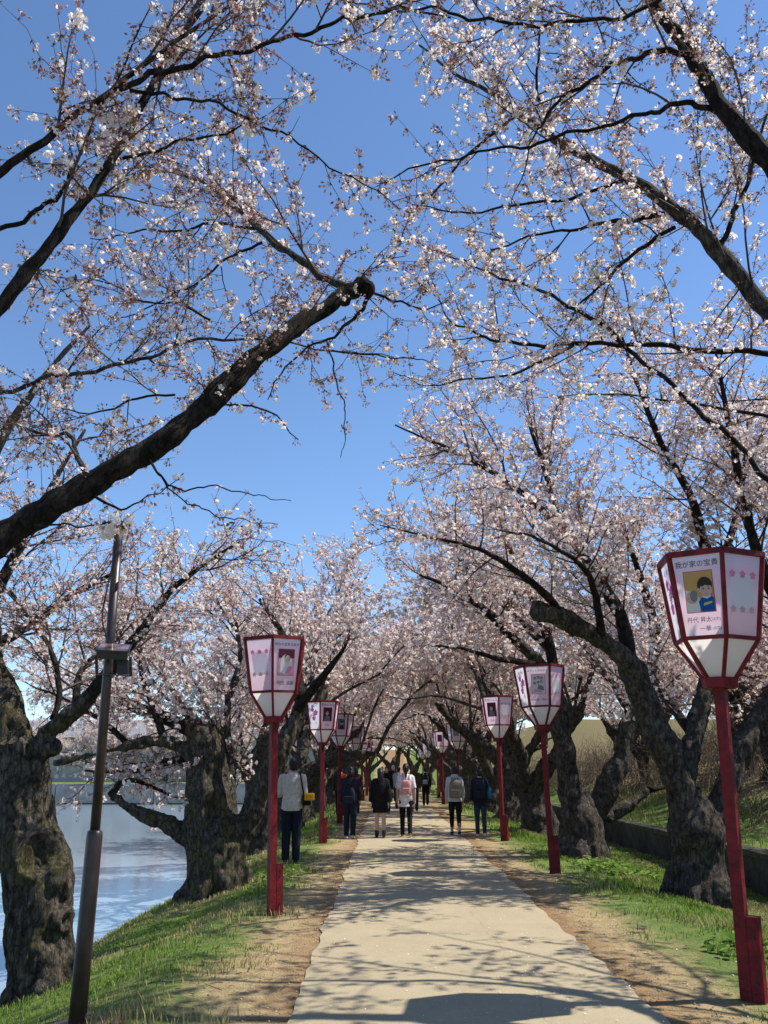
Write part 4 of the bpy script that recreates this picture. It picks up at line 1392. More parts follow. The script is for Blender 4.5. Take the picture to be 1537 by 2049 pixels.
for k in range(30):
    a = _rr.uniform(0, 6.28)
    q_ = math.sqrt(_rr.uniform(0, 1))
    c = at(406, 1470, Y2) + np.array([.27 * q_ * math.cos(a), .24 * q_ * math.sin(a), -.02])
    e_ = c + np.array([_rr.normal(0, .05), _rr.normal(0, .05), _rr.uniform(.12, .38) * (1.15 - q_ * .5)])
    _b.tube([c, c * .5 + e_ * .5 + _rr.normal(0, .015, 3), e_], [_rr.uniform(.04, .075), _rr.uniform(.025, .05), .006], 5)
tag(_b.build('broken_top', M['rot'], rootL2), 'splintered reddish brown rotten stub')


def ok_right(y0):
    def f(p):
        lim = -0.45 if y0 < 15 else -1.8
        return p[0] > lim + max(0, p[2] - 5.2) * 0.40 and p[2] < 9.0 and p[2] > (3.5 if p[0] < 3.4 else 1.8)
    return f


g = gat(1400, 1800)
YR = g[1]
cR1 = Crown(15, 2, (0.44, 0.39, 0.17), ok_right(12), csize=1.42)
R1_tr = [[(1402, 1805, YR, 138), (1400, 1740, YR, 112), (1396, 1690, YR, 112), (1390, 1650, YR, 112), (1388, 1605, YR, 76), (1388, 1575, YR, 24)],
         [(1385, 1690, YR, 92), (1362, 1580, YR - .05, 84), (1325, 1490, YR - .1, 80), (1292, 1405, YR - .2, 76), (1262, 1335, YR - .35, 66), (1205, 1280, YR - .5, 54), (1140, 1246, YR - .7, 50), (1072, 1224, YR - .9, 44)],
         [(1410, 1690, YR, 82), (1455, 1590, YR + .1, 74), (1480, 1510, YR + .2, 66), (1512, 1440, YR + .3, 56), (1560, 1370, YR + .4, 48)],
         [(1370, 1560, YR, 56), (1395, 1440, YR + .3, 46), (1420, 1330, YR + .6, 40), (1424, 1200, YR + .8, 34), (1410, 1090, YR + .9, 28)]]
bk = dict(gap=.125, L2=(.8, 2.3), sub=2.0)
R1_limbs = [
    ([(1410, 1095, YR + .9, 28), (1380, 990, YR + .7, 22), (1320, 880, YR + .4, 16), (1280, 780, YR + .2, 11), (1240, 660, YR, 5)], dict(br=bk)),
    ([(1262, 1335, YR - .35, 44), (1240, 1230, YR - .2, 34), (1180, 1130, YR - .2, 27), (1120, 1040, YR - .2, 20), (1090, 940, YR - .2, 14), (1060, 850, YR - .2, 8)], dict(br=bk)),
    ([(1120, 1050, YR - .2, 18), (1040, 985, YR - .4, 14), (960, 930, YR - .6, 10), (880, 890, YR - .7, 7), (790, 850, YR - .8, 4)], dict(br=bk)),
    ([(1560, 1370, YR + .4, 46), (1570, 1250, YR + .3, 36), (1520, 1120, YR, 28), (1480, 960, YR - .2, 20), (1450, 800, YR - .4, 12), (1430, 690, YR - .5, 6)], dict(br=bk)),
    ([(1420, 1180, YR + .8, 24), (1470, 1050, YR + 1.2, 18), (1490, 920, YR + 1.4, 12), (1500, 800, YR + 1.5, 6)], dict(br=bk)),
    ([(1140, 1246, YR - .7, 26), (1080, 1180, YR - 1.0, 20), (1000, 1120, YR - 1.3, 14), (930, 1090, YR - 1.5, 9), (840, 1070, YR - 1.7, 6), (760, 1050, YR - 1.8, 3)], dict(br=dict(gap=.2, L2=(.6, 1.7)))),
    ([(1205, 1280, YR - .5, 22), (1190, 1180, YR - 1.2, 17), (1150, 1120, YR - 1.8, 13), (1080, 1080, YR - 2.2, 8), (1000, 1060, YR - 2.5, 4)], dict(br=dict(gap=.2, L2=(.6, 1.6)))),
    ([(1390, 1480, YR + .2, 26), (1330, 1390, YR + 1.4, 20), (1270, 1320, YR + 2.2, 14), (1210, 1280, YR + 2.8, 7)], dict(br=bk)),
]
explicit_tree('cherry_tree', 'big forked cherry tree standing behind the largest lantern', R1_tr, R1_limbs, cR1, 0.034, (0.06, 0.028), 7, CH, bark='bark_far', branch_kw=dict(tw=dict(TW1, tr=.003), up=.25))

g = gat(1165, 1715)
YS = g[1]
cR2 = Crown(16, 2, (0.40, 0.39, 0.21), ok_right(19), csize=1.6)
R2_tr = [[(1165, 1718, YS, 112), (1163, 1670, YS, 100), (1162, 1635, YS, 100), (1165, 1602, YS, 66), (1168, 1578, YS, 20)],
         [(1150, 1650, YS, 66), (1138, 1560, YS, 60), (1125, 1480, YS - .1, 56), (1112, 1400, YS - .2, 48), (1080, 1330, YS - .5, 38), (1030, 1280, YS - .8, 28)],
         [(1180, 1655, YS, 62), (1212, 1580, YS + .1, 56), (1245, 1510, YS + .2, 52), (1268, 1440, YS + .3, 44), (1300, 1370, YS + .4, 34)],
         [(1215, 1640, YS, 34), (1260, 1610, YS + .1, 26), (1300, 1580, YS + .2, 18)]]
R2_limbs = [
    ([(1030, 1280, YS - .8, 26), (975, 1225, YS - 1.1, 20), (910, 1180, YS - 1.4, 14), (840, 1150, YS - 1.6, 7)], dict(br=bk)),
    ([(1112, 1400, YS - .2, 34), (1100, 1290, YS, 26), (1060, 1180, YS + .2, 20), (1010, 1080, YS + .3, 13), (960, 980, YS + .4, 6)], dict(br=bk)),
    ([(1300, 1370, YS + .4, 32), (1310, 1260, YS + .3, 24), (1280, 1150, YS, 17), (1240, 1040, YS - .2, 8)], dict(br=bk)),
    ([(1100, 1300, YS, 22), (1030, 1230, YS + .4, 16), (950, 1160, YS + .8, 11), (880, 1060, YS + 1.0, 5)], dict(br=bk)),
    ([(1080, 1330, YS - .5, 20), (1010, 1320, YS - 1.2, 14), (930, 1300, YS - 1.6, 8), (870, 1290, YS - 1.8, 4)], dict(br=dict(gap=.2, L2=(.5, 1.5)))),
    ([(1268, 1440, YS + .3, 24), (1220, 1360, YS + 1.0, 18), (1160, 1280, YS + 1.6, 12), (1100, 1210, YS + 2.0, 6)], dict(br=bk)),
    ([(1300, 1580, YS + .2, 16), (1350, 1570, YS + .5, 10), (1400, 1550, YS + .8, 5)], dict(br=dict(gap=.3, L2=(.4, .9)))),
]
explicit_tree('cherry_tree', 'dark forked cherry tree behind the second lantern from the front on the rampart side', R2_tr, R2_limbs, cR2, 0.045, (0.07, 0.03), 8, CH, bark='bark_far', branch_kw=dict(tw=dict(TW1, tr=.0036, gap=.2), up=.25))


# --- farther trees, grown whole
def grown_tree(seed, lod, height, reach, side_bias, csize, pk, dens=1.0):
    """returns the parts (meshes) of one cherry tree at the origin, path side = +x"""
    rg = np.random.default_rng(seed)
    cr = Crown(seed, lod, pk, lambda p: p[2] > (3.5 if p[0] ** 2 + p[1] ** 2 > 1.4 else 2.0) and p[2] < height, csize)
    b = Buf()
    ht = rg.uniform(1.0, 1.6)
    r0 = rg.uniform(.34, .44)
    lean = np.array([rg.uniform(-.2, .2), rg.uniform(-.2, .2), 0])
    P = bspline([[0, 0, -.15, r0 * 1.35], [.03, 0, .35, r0], [*(lean[:2] * .5), ht * .6, r0 * .9], [*lean[:2], ht, r0 * .95]], 9)
    b.tube(P[:, :3], P[:, 3], 12)
    for k in range(5):
        a = k * 1.256 + rg.uniform(-.3, .3)
        b.tube([[0, 0, .5], [math.cos(a) * r0 * .9, math.sin(a) * r0 * .9, .12], [math.cos(a) * r0 * 1.7, math.sin(a) * r0 * 1.7, -.12]], [r0 * .5, r0 * .4, r0 * .2], 7)
    top = P[-1, :3]
    nst = int(rg.integers(3, 5))
    a0 = rg.uniform(0, 6.28)
    limb_list = []
    for k in range(nst):
        a = a0 + k * 2 * math.pi / nst + rg.uniform(-.4, .4)
        out = np.array([math.cos(a) + side_bias * .35, math.sin(a), 0])
        out /= np.linalg.norm(out)
        L = rg.uniform(2.6, 3.7)
        d = out * .72 + np.array([0, 0, 1.0])
        S = cr.path(top - np.array([0, 0, .25]), d / np.linalg.norm(d), L, 6, .14, .0)
        Rs = np.linspace(r0 * .62, .12, 7)
        b.tube(S, Rs, 9)
        for j in range(3 if k % 2 else 4):
            e = S[-1] if j == 0 else S[[4, 5, 3][j - 1]]
            for tr_ in range(8):
                o2 = out * rg.uniform(.5, 1.2) + rg.normal(0, .55, 3) * np.array([1, 1, 0]) + np.array([0, 0, rg.uniform(.35, 1.2) + .1 * tr_])
                Ll = rg.uniform(.55, 1.0) * reach
                Q = cr.path(e, o2 / np.linalg.norm(o2), Ll, 10, .15, -.015)
                if not np.any((np.hypot(Q[:, 0], Q[:, 1]) > 1.5) & (Q[:, 2] < 3.3)):
                    break
            Rq = np.linspace(.068 if j == 0 else .046, .007, 11)
            limb_list.append((Q, Rq))
    tmp = bpy.data.objects.new('cherry_tree', None)
    me = b.fused('trunk', [M['bark_far']], .05)
    roughen(me, .07, .03, seed)
    lb = Buf()
    for Q, Rq in limb_list:
        lb.tube(Q, Rq, 7)
        cr.branches(Q, Rq, gap=.27 / dens, L2=(.8, 2.1), up=.2, n2=4, sides=3, tw=dict(gap=.18 / dens, L3=(.2, .65), bg=.072 / dens, nseg=2, tr=.004), r_cap=.013)
    root = empty('cherry_tree', (0, 0, 0))
    link(bpy.data.objects.new('trunk', me), root)
    tag(lb.build('limbs', M['bark_far'], root, True), kind='stuff')
    cr.finish(root)
    return root


def copy_tree(root):
    c = root.copy()
    COL.objects.link(c)
    for ch in list(root.children):
        d = ch.copy()
        COL.objects.link(d)
        d.parent = c
    return c


PK = (0.30, 0.38, 0.32)
protoA = grown_tree(101, 2, 8.0, 4.2, 1, 1.7, PK, 1.0)
protoB = grown_tree(102, 2, 9.4, 4.9, 1, 1.75, PK, 1.0)
protoC = grown_tree(103, 2, 9.0, 4.6, 1, 2.0, PK, 1.0)
protoD = grown_tree(104, 2, 9.6, 4.8, 1, 2.0, PK, 1.0)
protoE = grown_tree(105, 2, 8.6, 4.5, 1, 2.0, PK, 1.0)
protoF = grown_tree(106, 2, 7.0, 3.8, 1, 1.9, (0.66, .29, .05), 0.8)
used = set()


def plant(proto, x, y, rz, sc, label, group, zo=0.0):
    o = proto if proto.name not in used else copy_tree(proto)
    used.add(proto.name)
    o.location = (x, y, float(ground_h(x, y)) + zo)
    o.rotation_euler = (0, 0, rz)
    o.scale = (sc, sc, sc)
    tag(o, label, 'tree', group)
    return o


ORD = ['first',  'second', 'third', 'fourth', 'fifth', 'sixth', 'seventh', 'eighth', 'ninth', 'tenth', 'eleventh', 'twelfth', 'thirteenth', 'fourteenth', 'fifteenth', 'sixteenth', 'seventeenth', 'eighteenth', 'nineteenth', 'twentieth', 'twenty-first', 'twenty-second']
_rr = random.Random(8)
for k, (y, pr, sc, x) in enumerate([(22.5, protoA, 1.1, -3.3), (29, protoE, 1.06, -3.2), (35.5, protoC, 1.05, -3.3), (42, protoD, .88, -3.2), (49, protoE, 1.0, -3.3), (56, protoC, .95, -3.2), (63, protoD, .95, -3.3), (70, protoE, 1.05, -3.2)]):
    plant(pr, x, y, _rr.uniform(-.7, .7), sc, 'cherry tree in the moat-side row, %s beyond the twin-stemmed one' % ORD[k], CH)
for k, (y, pr, sc, x) in enumerate([(25.0, protoB, 1.12, 4.15), (31.3, protoD, 1.12, 4.2), (37.5, protoC, 1.08, 4.1), (44, protoE, 1.15, 4.2), (50.5, protoD, 1.0, 4.1), (57, protoC, 1.05, 4.2), (64, protoE, 1.12, 4.1), (71, protoD, 1.0, 4.2)]):
    plant(pr, x, y, math.pi + _rr.uniform(-.7, .7), sc, 'cherry tree in the rampart-side row, %s beyond the dark forked one' % ORD[k], CH)
for k, (x, y, pr, sc) in enumerate([(-1.8, 80, protoC, 1.0), (2.2, 83, protoD, 1.0), (6.0, 80, protoE, 1.1), (-5.0, 86, protoD, 1.05), (0.4, 90, protoE, 1.15), (4.3, 92, protoC, 1.1)]):
    plant(pr, x, y, _rr.uniform(0, 6), sc, 'cherry tree closing the far end of the path, %s of six' % ORD[k], 'cherry trees at the end of the path')
for k, (x, y, sc) in enumerate([(12.5, 11.5, 0.66), (11, 15.5, 0.75), (17.5, 18, 0.8), (9.6, 20.5, 0.62), (13.5, 21, 0.85), (10.2, 24, 0.7), (19.5, 24, 0.8), (15.5, 26, 0.75), (10.5, 27, 0.8), (18, 28, 0.9), (23.5, 29, 0.8), (12.0, 30, 0.8), (9.4, 33, 0.66), (21, 33, 0.85), (14, 34, 0.9), (17, 40, 1.0), (24, 40, 0.9), (11, 42, 0.9), (20, 45, 0.95), (15, 50, 1.0), (22, 53, 1.0)]):
    plant(protoF, x, y, _rr.uniform(0, 6), sc, 'half-bare cherry tree on the rampart slope, %s counting away from the camera' % ORD[k], 'trees on the rampart slope', -.05)
for k, (x, y, pr, sc) in enumerate([(-9, 82, protoC, .85), (-15, 80, protoE, .9), (-20.5, 83, protoD, .8), (-26, 80, protoC, .85), (-32, 82, protoE, .9), (-38, 80, protoD, .8), (-44, 82, protoC, .9), (-51, 80, protoE, .9)]):
    plant(pr, x, y, _rr.uniform(0, 6), sc, 'pink cherry tree on the far bank of the moat, %s from the path' % ORD[k], 'cherry trees on the far bank')
#MARK_OBJECTS
# ------------------------------------------------------------------ paper lanterns on red posts
def text_shape(body):
    """letters as flat triangles, centred, height 1 for one full-width character"""
    cu = bpy.data.curves.new('t', 'FONT')
    cu.body = body
    cu.align_x, cu.align_y = 'CENTER', 'CENTER'
    cu.resolution_u = 2
    o = bpy.data.objects.new('t', cu)
    WORK.collection.objects.link(o)
    WORK.view_layers[0].update()
    dg = WORK.view_layers[0].depsgraph
    me = bpy.data.meshes.new_from_object(o.evaluated_get(dg))
    me.calc_loop_triangles()
    V = np.array([v.co[:] for v in me.vertices]) if len(me.vertices) else np.zeros((0, 3))
    T = np.array([t.vertices[:] for t in me.loop_triangles]) if len(me.vertices) else np.zeros((0, 3), int)
    bpy.data.objects.remove(o)
    bpy.data.curves.remove(cu)
    bpy.data.meshes.remove(me)
    return V, T


TEXTS = {k: text_shape(k) for k in ('我が家の宝貴', '丹代 昇太', '(2才)', '一華', '(0才)', '桜台の武男の長女', '明田 法調', '桜', 'まつり', 'よろしくおねがい', '渋谷 桜・湊斗', '元気', '家族みんな')}
ZB, ZL, ZM, ZT = 2.25, 2.33, 2.62, 3.27
RB, RM, RT = 0.125, 0.325, 0.415


def hexp(r, z, k):
    a = math.radians(60 * k + 30)
    return np.array([r * math.sin(a), -r * math.cos(a), z])


class Face:
    """local frame of one upper panel: s across, t up, metres"""

    def __init__(f, k):
        f.a0, f.a1 = hexp(RM, ZM, k - 1), hexp(RM, ZM, k)
        f.b0, f.b1 = hexp(RT, ZT, k - 1), hexp(RT, ZT, k)
        f.o = (f.a0 + f.a1) / 2
        f.es = (f.a1 - f.a0) / np.linalg.norm(f.a1 - f.a0)
        tp = (f.b0 + f.b1) / 2 - f.o
        f.H = np.linalg.norm(tp)
        f.et = tp / f.H
        f.n = np.cross(f.es, f.et)
        if f.n.dot(np.array([f.o[0], f.o[1], 0])) < 0:
            f.n = -f.n

    def p(f, s, t, off):
        s, t = np.asarray(s, float), np.asarray(t, float)
        return f.o + s[..., None] * f.es + t[..., None] * f.et + f.n * off


def poly(f, b, pts, off, m):
    pts = np.asarray(pts, float)
    P = f.p(pts[:, 0], pts[:, 1], off)
    c = P.mean(0)
    n = len(P)
    b.add(np.vstack([P, c[None]]), [(i, (i + 1) % n, n) for i in range(n)], None, m)


def rect(f, b, x0, x1, y0, y1, off, m):
    poly(f, b, [(x0, y0), (x1, y0), (x1, y1), (x0, y1)], off, m)


def disc(f, b, x, y, rx, ry, off, m, n=14, a0=0, a1=6.2832):
    a = np.linspace(a0, a1, n, endpoint=a1 - a0 < 6.28)
    poly(f, b, np.stack([x + rx * np.cos(a), y + ry * np.sin(a)], 1), off, m)


def flower(f, b, x, y, r, off, m):
    a = np.linspace(0, 6.2832, 25, endpoint=False)
    rr = r * (0.62 + 0.38 * np.abs(np.cos(a * 2.5)))
    poly(f, b, np.stack([x + rr * np.sin(a), y + rr * np.cos(a)], 1), off, m)


def letters(f, parent, body, x, y, size, color, off=0.004, name='lettering'):
    V, T = TEXTS[body]
    if not len(V):
        return
    b = Buf()
    b.add(f.p(V[:, 0] * size + x, V[:, 1] * size + y, off), T)
    b.build(name, PR[color], parent)


def portrait(f, panel, kind, H):
    """flat print: framed snapshot on the panel"""
    b = Buf()
    keys = ['red', 'ochre', 'white', 'hair', 'skin', 'blue', 'yellow', 'maroon', 'rose', 'blossom', 'grey', 'teal', 'pale']
    ix = {k: i for i, k in enumerate(keys)}
    w, y0, y1 = 0.108, 0.20 * H / .66, 0.52 * H / .66
    rect(f, b, -w - .006, w + .006, y0 - .006, y1 + .006, .003, ix['red'])
    if kind == 0:
        rect(f, b, -w, w, y0, y1, .0045, ix['ochre'])
        poly(f, b, [(-w, y0), (-.01, y0), (.0, y0 + .09), (-.02, y0 + .15), (-w, y0 + .18)], .006, ix['white'])
        disc(f, b, -.062, y0 + .115, .045, .05, .0075, ix['skin'])
        disc(f, b, -.045, y0 + .125, .03, .045, .009, ix['grey'])
        poly(f, b, [(.0, y0), (w, y0), (w, y0 + .10), (.085, y0 + .125), (.02, y0 + .115), (-.012, y0 + .08)], .009, ix['blue'])
        poly(f, b, [(.022, y0 + .045), (.09, y0 + .062), (.092, y0 + .078), (.03, y0 + .068)], .0105, ix['yellow'])
        disc(f, b, .047, y0 + .205, .058, .066, .009, ix['hair'], 20)
        disc(f, b, -.002, y0 + .168, .012, .018, .0105, ix['skin'])
        disc(f, b, .054, y0 + .168, .047, .057, .0105, ix['skin'], 20)
        poly(f, b, [(.008, y0 + .205), (.03, y0 + .196), (.05, y0 + .208), (.075, y0 + .197), (.1, y0 + .205), (.095, y0 + .245), (.05, y0 + .262), (.012, y0 + .24)], .012, ix['hair'])
        for ex_ in (.036, .076):
            disc(f, b, ex_, y0 + .176, .008, .0045, .012, ix['hair'], 8)
            rect(f, b, ex_ - .010, ex_ + .010, y0 + .188, y0 + .191, .012, ix['grey'])
        disc(f, b, .057, y0 + .159, .005, .006, .012, ix['blossom'], 8)
        disc(f, b, .057, y0 + .138, .015, .0045, .012, ix['rose'], 10)
        disc(f, b, .028, y0 + .152, .010, .008, .0115, ix['blossom'], 10)
        disc(f, b, .084, y0 + .152, .010, .008, .0115, ix['blossom'], 10)
        poly(f, b, [(.02, y0 + .112), (.055, y0 + .098), (.09, y0 + .115), (.088, y0 + .124), (.055, y0 + .108), (.022, y0 + .121)], .0125, ix['white'])
        poly(f, b, [(-w, y0 + .2), (-.06, y0 + .2), (-.09, y1), (-w, y1)], .0055, ix['ochre'])
    elif kind == 1:
        rect(f, b, -w, w, y0, y1, .0045, ix['blossom'])
        rect(f, b, -w, w, y0 + .21, y1, .006, ix['maroon'])
        disc(f, b, 0, y0 + .13, .085, .13, .0075, ix['white'])
        disc(f, b, .015, y0 + .225, .042, .048, .009, ix['hair'])
        disc(f, b, .015, y0 + .205, .036, .042, .0105, ix['skin'])
        poly(f, b, [(-.02, y0 + .02), (w, y0 + .02), (w, y0 + .11), (.03, y0 + .11)], .0105, ix['rose'])
        disc(f, b, -.035, y0 + .05, .05, .035, .0105, ix['pale'])
    elif kind == 2:
        rect(f, b, -w, w, y0, y1, .0045, ix['pale'])
        for (x, y) in ((-.05, .25), (.01, .26), (.06, .25), (.05, .19), (-.06, .17), (.0, .18)):
            disc(f, b, x, y0 + y, .022, .026, .006, ix['hair'])
            disc(f, b, x, y0 + y - .006, .017, .019, .0075, ix['skin'])
        poly(f, b, [(-.02, y0 + .08), (.09, y0 + .05), (.08, y0 + .12), (.0, y0 + .15)], .0075, ix['grey'])
        poly(f, b, [(-.09, y0 + .02), (.06, y0 + .02), (.03, y0 + .07), (-.06, y0 + .08)], .0075, ix['blossom'])
    elif kind == 3:
        rect(f, b, -w, w, y0, y1, .0045, ix['maroon'])
        disc(f, b, -.01, y0 + .20, .05, .06, .006, ix['hair'])
        disc(f, b, -.01, y0 + .18, .042, .05, .0075, ix['skin'])
        poly(f, b, [(-.08, y0), (.07, y0), (.05, y0 + .12), (-.06, y0 + .12)], .006, ix['grey'])
    else:
        rect(f, b, -w, w, y0, y1, .0045, ix['teal'])
        disc(f, b, .01, y0 + .19, .045, .055, .006, ix['skin'])
        disc(f, b, .01, y0 + .225, .046, .035, .0075, ix['hair'])
        poly(f, b, [(-.07, y0), (.09, y0), (.06, y0 + .13), (-.04, y0 + .13)], .006, ix['maroon'])
    b.build('portrait_print', [PR[k] for k in keys], panel)


def uv_quad(name, P, m, parent):
    """cloth panel, slightly sagging, with print coordinates"""
    P = np.asarray(P, float)
    n = 5
    V, UV = [], []
    nrm = np.cross(P[1] - P[0], P[3] - P[0])
    nrm /= np.linalg.norm(nrm)
    for j in range(n):
        for i in range(n):
            u, v = i / (n - 1), j / (n - 1)
            p = (P[0] * (1 - u) + P[1] * u) * (1 - v) + (P[3] * (1 - u) + P[2] * u) * v
            V.append(p - 0 * nrm)
            UV.append((u, v))
    q = [(j * n + i, j * n + i + 1, (j + 1) * n + i + 1, (j + 1) * n + i) for j in range(n - 1) for i in range(n - 1)]
    o = obj_np(name, V, None, q, [m], parent)
    ul = o.data.uv_layers.new(name='UVMap')
    for lp in o.data.loops:
        ul.data[lp.index].uv = UV[lp.vertex_index]
    return o


def build_lantern(detail, pk, title, names, rot, swap=False):
    root = empty('paper_lantern', (0, 0, 0))
    b = Buf()
    b.box((0, 0, 1.12), (0.085, 0.085, 2.26))
    b.build('post', M['red'], root)
    b = Buf(); b.box((0.088, 0.0, 0.27), (0.085, 0.09, 0.66)); b.build('stake', M['red'], root)
    for zz_ in (.16, .46):
        b = Buf(); b.tube([(.088, -.040, zz_), (.088, -.056, zz_)], .011, 6); b.build('bolt', M['dark_metal'], root)
    b = Buf(); b.loft([np.array([hexp(RB + .012, ZB, k) for k in range(6)]), np.array([hexp(RB + .022, ZL, k) for k in range(6)])]); b.build('collar', M['red'], root)
    fr = Buf()
    for k in range(6):
        fr.bar(hexp(RB, ZL - .01, k), hexp(RM, ZM, k), .026, .03, up=hexp(1, 0, k))
        fr.bar(hexp(RM, ZM - .008, k), hexp(RT + .004, ZT + .01, k), .03, .034, up=hexp(1, 0, k))
        fr.bar(hexp(RM, ZM, k), hexp(RM, ZM, k + 1), .024, .03)
        fr.bar(hexp(RT + .006, ZT + .012, k), hexp(RT + .006, ZT + .012, k + 1), .036, .042)
    fr.build('frame', M['red'], root)
    for k in range(6):
        uv_quad('lower_panel', [hexp(RB - .006, ZL, k - 1), hexp(RB - .006, ZL, k), hexp(RM - .006, ZM, k), hexp(RM - .006, ZM, k - 1)], M['white_cloth'], root)
    for k in range(6):
        kind = (k if not swap else -k) % 3                      # 0 portrait, 1 banded, 2 blossom
        m = (M['print_pink'], M['print_band'], M['print_white'])[kind]
        pn = uv_quad('upper_panel', [hexp(RM - .006, ZM, k - 1), hexp(RM - .006, ZM, k), hexp(RT - .006, ZT, k), hexp(RT - .006, ZT, k - 1)], m, root)
        f = Face(k)
        f.o = f.o - f.n * .003
        if not detail:
            if kind == 0:
                b = Buf()
                rect(f, b, -.11, .11, .2, .52, .004, 0)
                b.build('portrait_print', [PR[('grey', 'maroon', 'teal')[pk % 3]]], pn)
                continue
            continue
        if kind == 0:
            portrait(f, pn, pk, f.H)
            letters(f, pn, title, 0.0, .575, .34 / max(5, len(title)), 'ink')
            for (tx, x, y, s) in names:
                letters(f, pn, tx, x, y, s, 'ink')
        elif kind == 1:
            b = Buf()
            poly(f, b, [(-.10, .24), (-.05, .20), (.05, .20), (.10, .24), (.12, .45), (.06, .49), (-.06, .49), (-.12, .45)], .004, 0)
            for x in (-.11, 0, .11):
                flower(f, b, x * .95, .49, .032, .0055, 1)
                flower(f, b, x * .85, .215, .030, .0055, 2)
            b.build('blossom_border_print', [PR['pale'], PR['rose'], PR['blossom']], pn)
        else:
            b = Buf()
            flower(f, b, -.05, .47, .055, .004, 0)
            flower(f, b, .05, .40, .07, .004, 0)
            flower(f, b, -.02, .27, .06, .004, 0)
            flower(f, b, .05, .16, .03, .004, 1)
            disc(f, b, .0, .36, .05, .06, .0055, 1)
            b.build('blossom_print', [PR['magenta'], PR['pale']], pn)
            letters(f, pn, '桜', 0.0, .355, .11, 'magenta', .007)
            letters(f, pn, '桜', -.05, .56, .06, 'ink', .007)
            letters(f, pn, 'まつり', .05, .56, .04, 'ink', .007)
    return root


def copy_deep(o, parent=None):
    c = o.copy()
    COL.objects.link(c)
    if parent is not None:
        c.parent = parent
    for ch in list(o.children):
        copy_deep(ch, c)
    return c


LG = 'red lanterns lining the path'


def set_lantern(o, x, y, rz, lean, label, sc=1.0):
    o.location = (x, y, float(ground_h(x, y)) - 0.03)
    o.rotation_euler = (lean[1], lean[0], rz)
    o.scale = (sc, sc, sc)
    tag(o, label, 'lantern', LG)


def gx(px, py):
    p = gat(px, py)
    return p[0], p[1]


R_ = math.radians
kid = [('丹代 昇太', -.025, .135, .045), ('(2才)', .105, .135, .03), ('一華', .015, .065, .045), ('(0才)', .105, .065, .03)]
x, y = gx(1497, 2004)
set_lantern(build_lantern(True, 0, '我が家の宝貴', kid, 0), x, y, R_(-37), (R_(1.2), 0), 'largest red lantern, print of a child in a blue shirt, on the rampart side')
x, y = gx(543, 1832)
set_lantern(build_lantern(True, 1, '桜台の武男の長女', [('明田 法調', 0, .10, .055)], 0, True), x, y, R_(34), (R_(-1.5), 0), 'red lantern with a pink portrait print beside the standing man on the moat side', .96)
x, y = gx(1106, 1748)
set_lantern(build_lantern(True, 2, 'よろしくおねがい', [('渋谷 桜・湊斗', 0, .10, .042)], 0), x, y, R_(-14), (R_(-1.0), 0), 'second red lantern on the rampart side, print of a crowd of small faces')
x, y = gx(643, 1688)
l3 = build_lantern(True, 3, '家族みんな', [('元気', 0, .10, .055)], 0)
set_lantern(l3, x, y, R_(24), (R_(-.4), 0), 'second red lantern on the moat side, dark red portrait print', .95)
x, y = gx(677, 1648)
l4 = build_lantern(True, 4, '家族みんな', [('元気', 0, .10, .055)], 0)
set_lantern(l4, x, y, R_(8), (R_(.5), 0), 'third red lantern on the moat side, behind the man with the dark backpack', .98)
x, y = gx(1007, 1683)
set_lantern(copy_deep(l3), x, y, R_(-30), (R_(-.6), 0), 'red lantern half hidden by blossom, third on the rampart side')
ls = build_lantern(False, 0, '', [], 0)
ls2 = build_lantern(False, 1, '', [], 0)
first = {ls.name: True, ls2.name: True}
for k, (xx, yy, rz, src, lab) in enumerate([(-1.4, 37.0, 14, ls, 'red lantern on the moat side, fourth along the path'), (-1.38, 46.5, 30, ls2, 'red lantern on the moat side, fifth along the path'), (-1.36, 54.5, 30, ls2, 'red lantern on the moat side, sixth along the path'), (-1.36, 63, 0, ls, 'red lantern on the moat side, seventh along the path'),
                                             (2.66, 34.5, -12, ls, 'red lantern on the rampart side above the light grey hoodie'), (2.5, 42, -20, ls2, 'red lantern on the rampart side, fifth along the path'), (2.78, 51, 32, ls, 'red lantern on the rampart side, sixth along the path'), (2.62, 60, 28, ls2, 'red lantern on the rampart side, seventh along the path'), (2.6, 68, 10, ls, 'red lantern on the rampart side, last along the path')]):
    o = src if first.get(src.name) else copy_deep(src)
    first[src.name] = False
    set_lantern(o, xx, yy, R_(rz), (0, 0), lab)

# ------------------------------------------------------------------ dark metal pole with floodlight
pb = gat(152, 2070)
px0 = np.array([pb[0], pb[1], float(ground_h(pb[0], pb[1]))])
YP = px0[1]
lamp = empty('light_pole', px0, 'dark brown metal light pole with floodlight beside the hollow cherry trunk', 'light pole')


def rel(p):
    return np.asarray(p) - px0


sl, tp = rel(at(190, 1664, YP)), rel(at(239, 1050, YP))
b = Buf()
b.tube([(0, 0, -.2), sl * .5, sl - np.array([0, 0, .03]), sl, sl + np.array([0, 0, .012])], [.056, .055, .054, .050, .034], 20)
b.build('sleeve', M['pole'], lamp, True)
b = Buf()
b.tube([sl - np.array([0, 0, .02]), (sl + tp) / 2, tp], [.034, .0335, .033], 16)
b.build('shaft', M['pole'], lamp, True)
b = Buf()
b.ball(tp, (.035, .035, .02), 12)
b.build('end_cap', M['pole'], lamp, True)
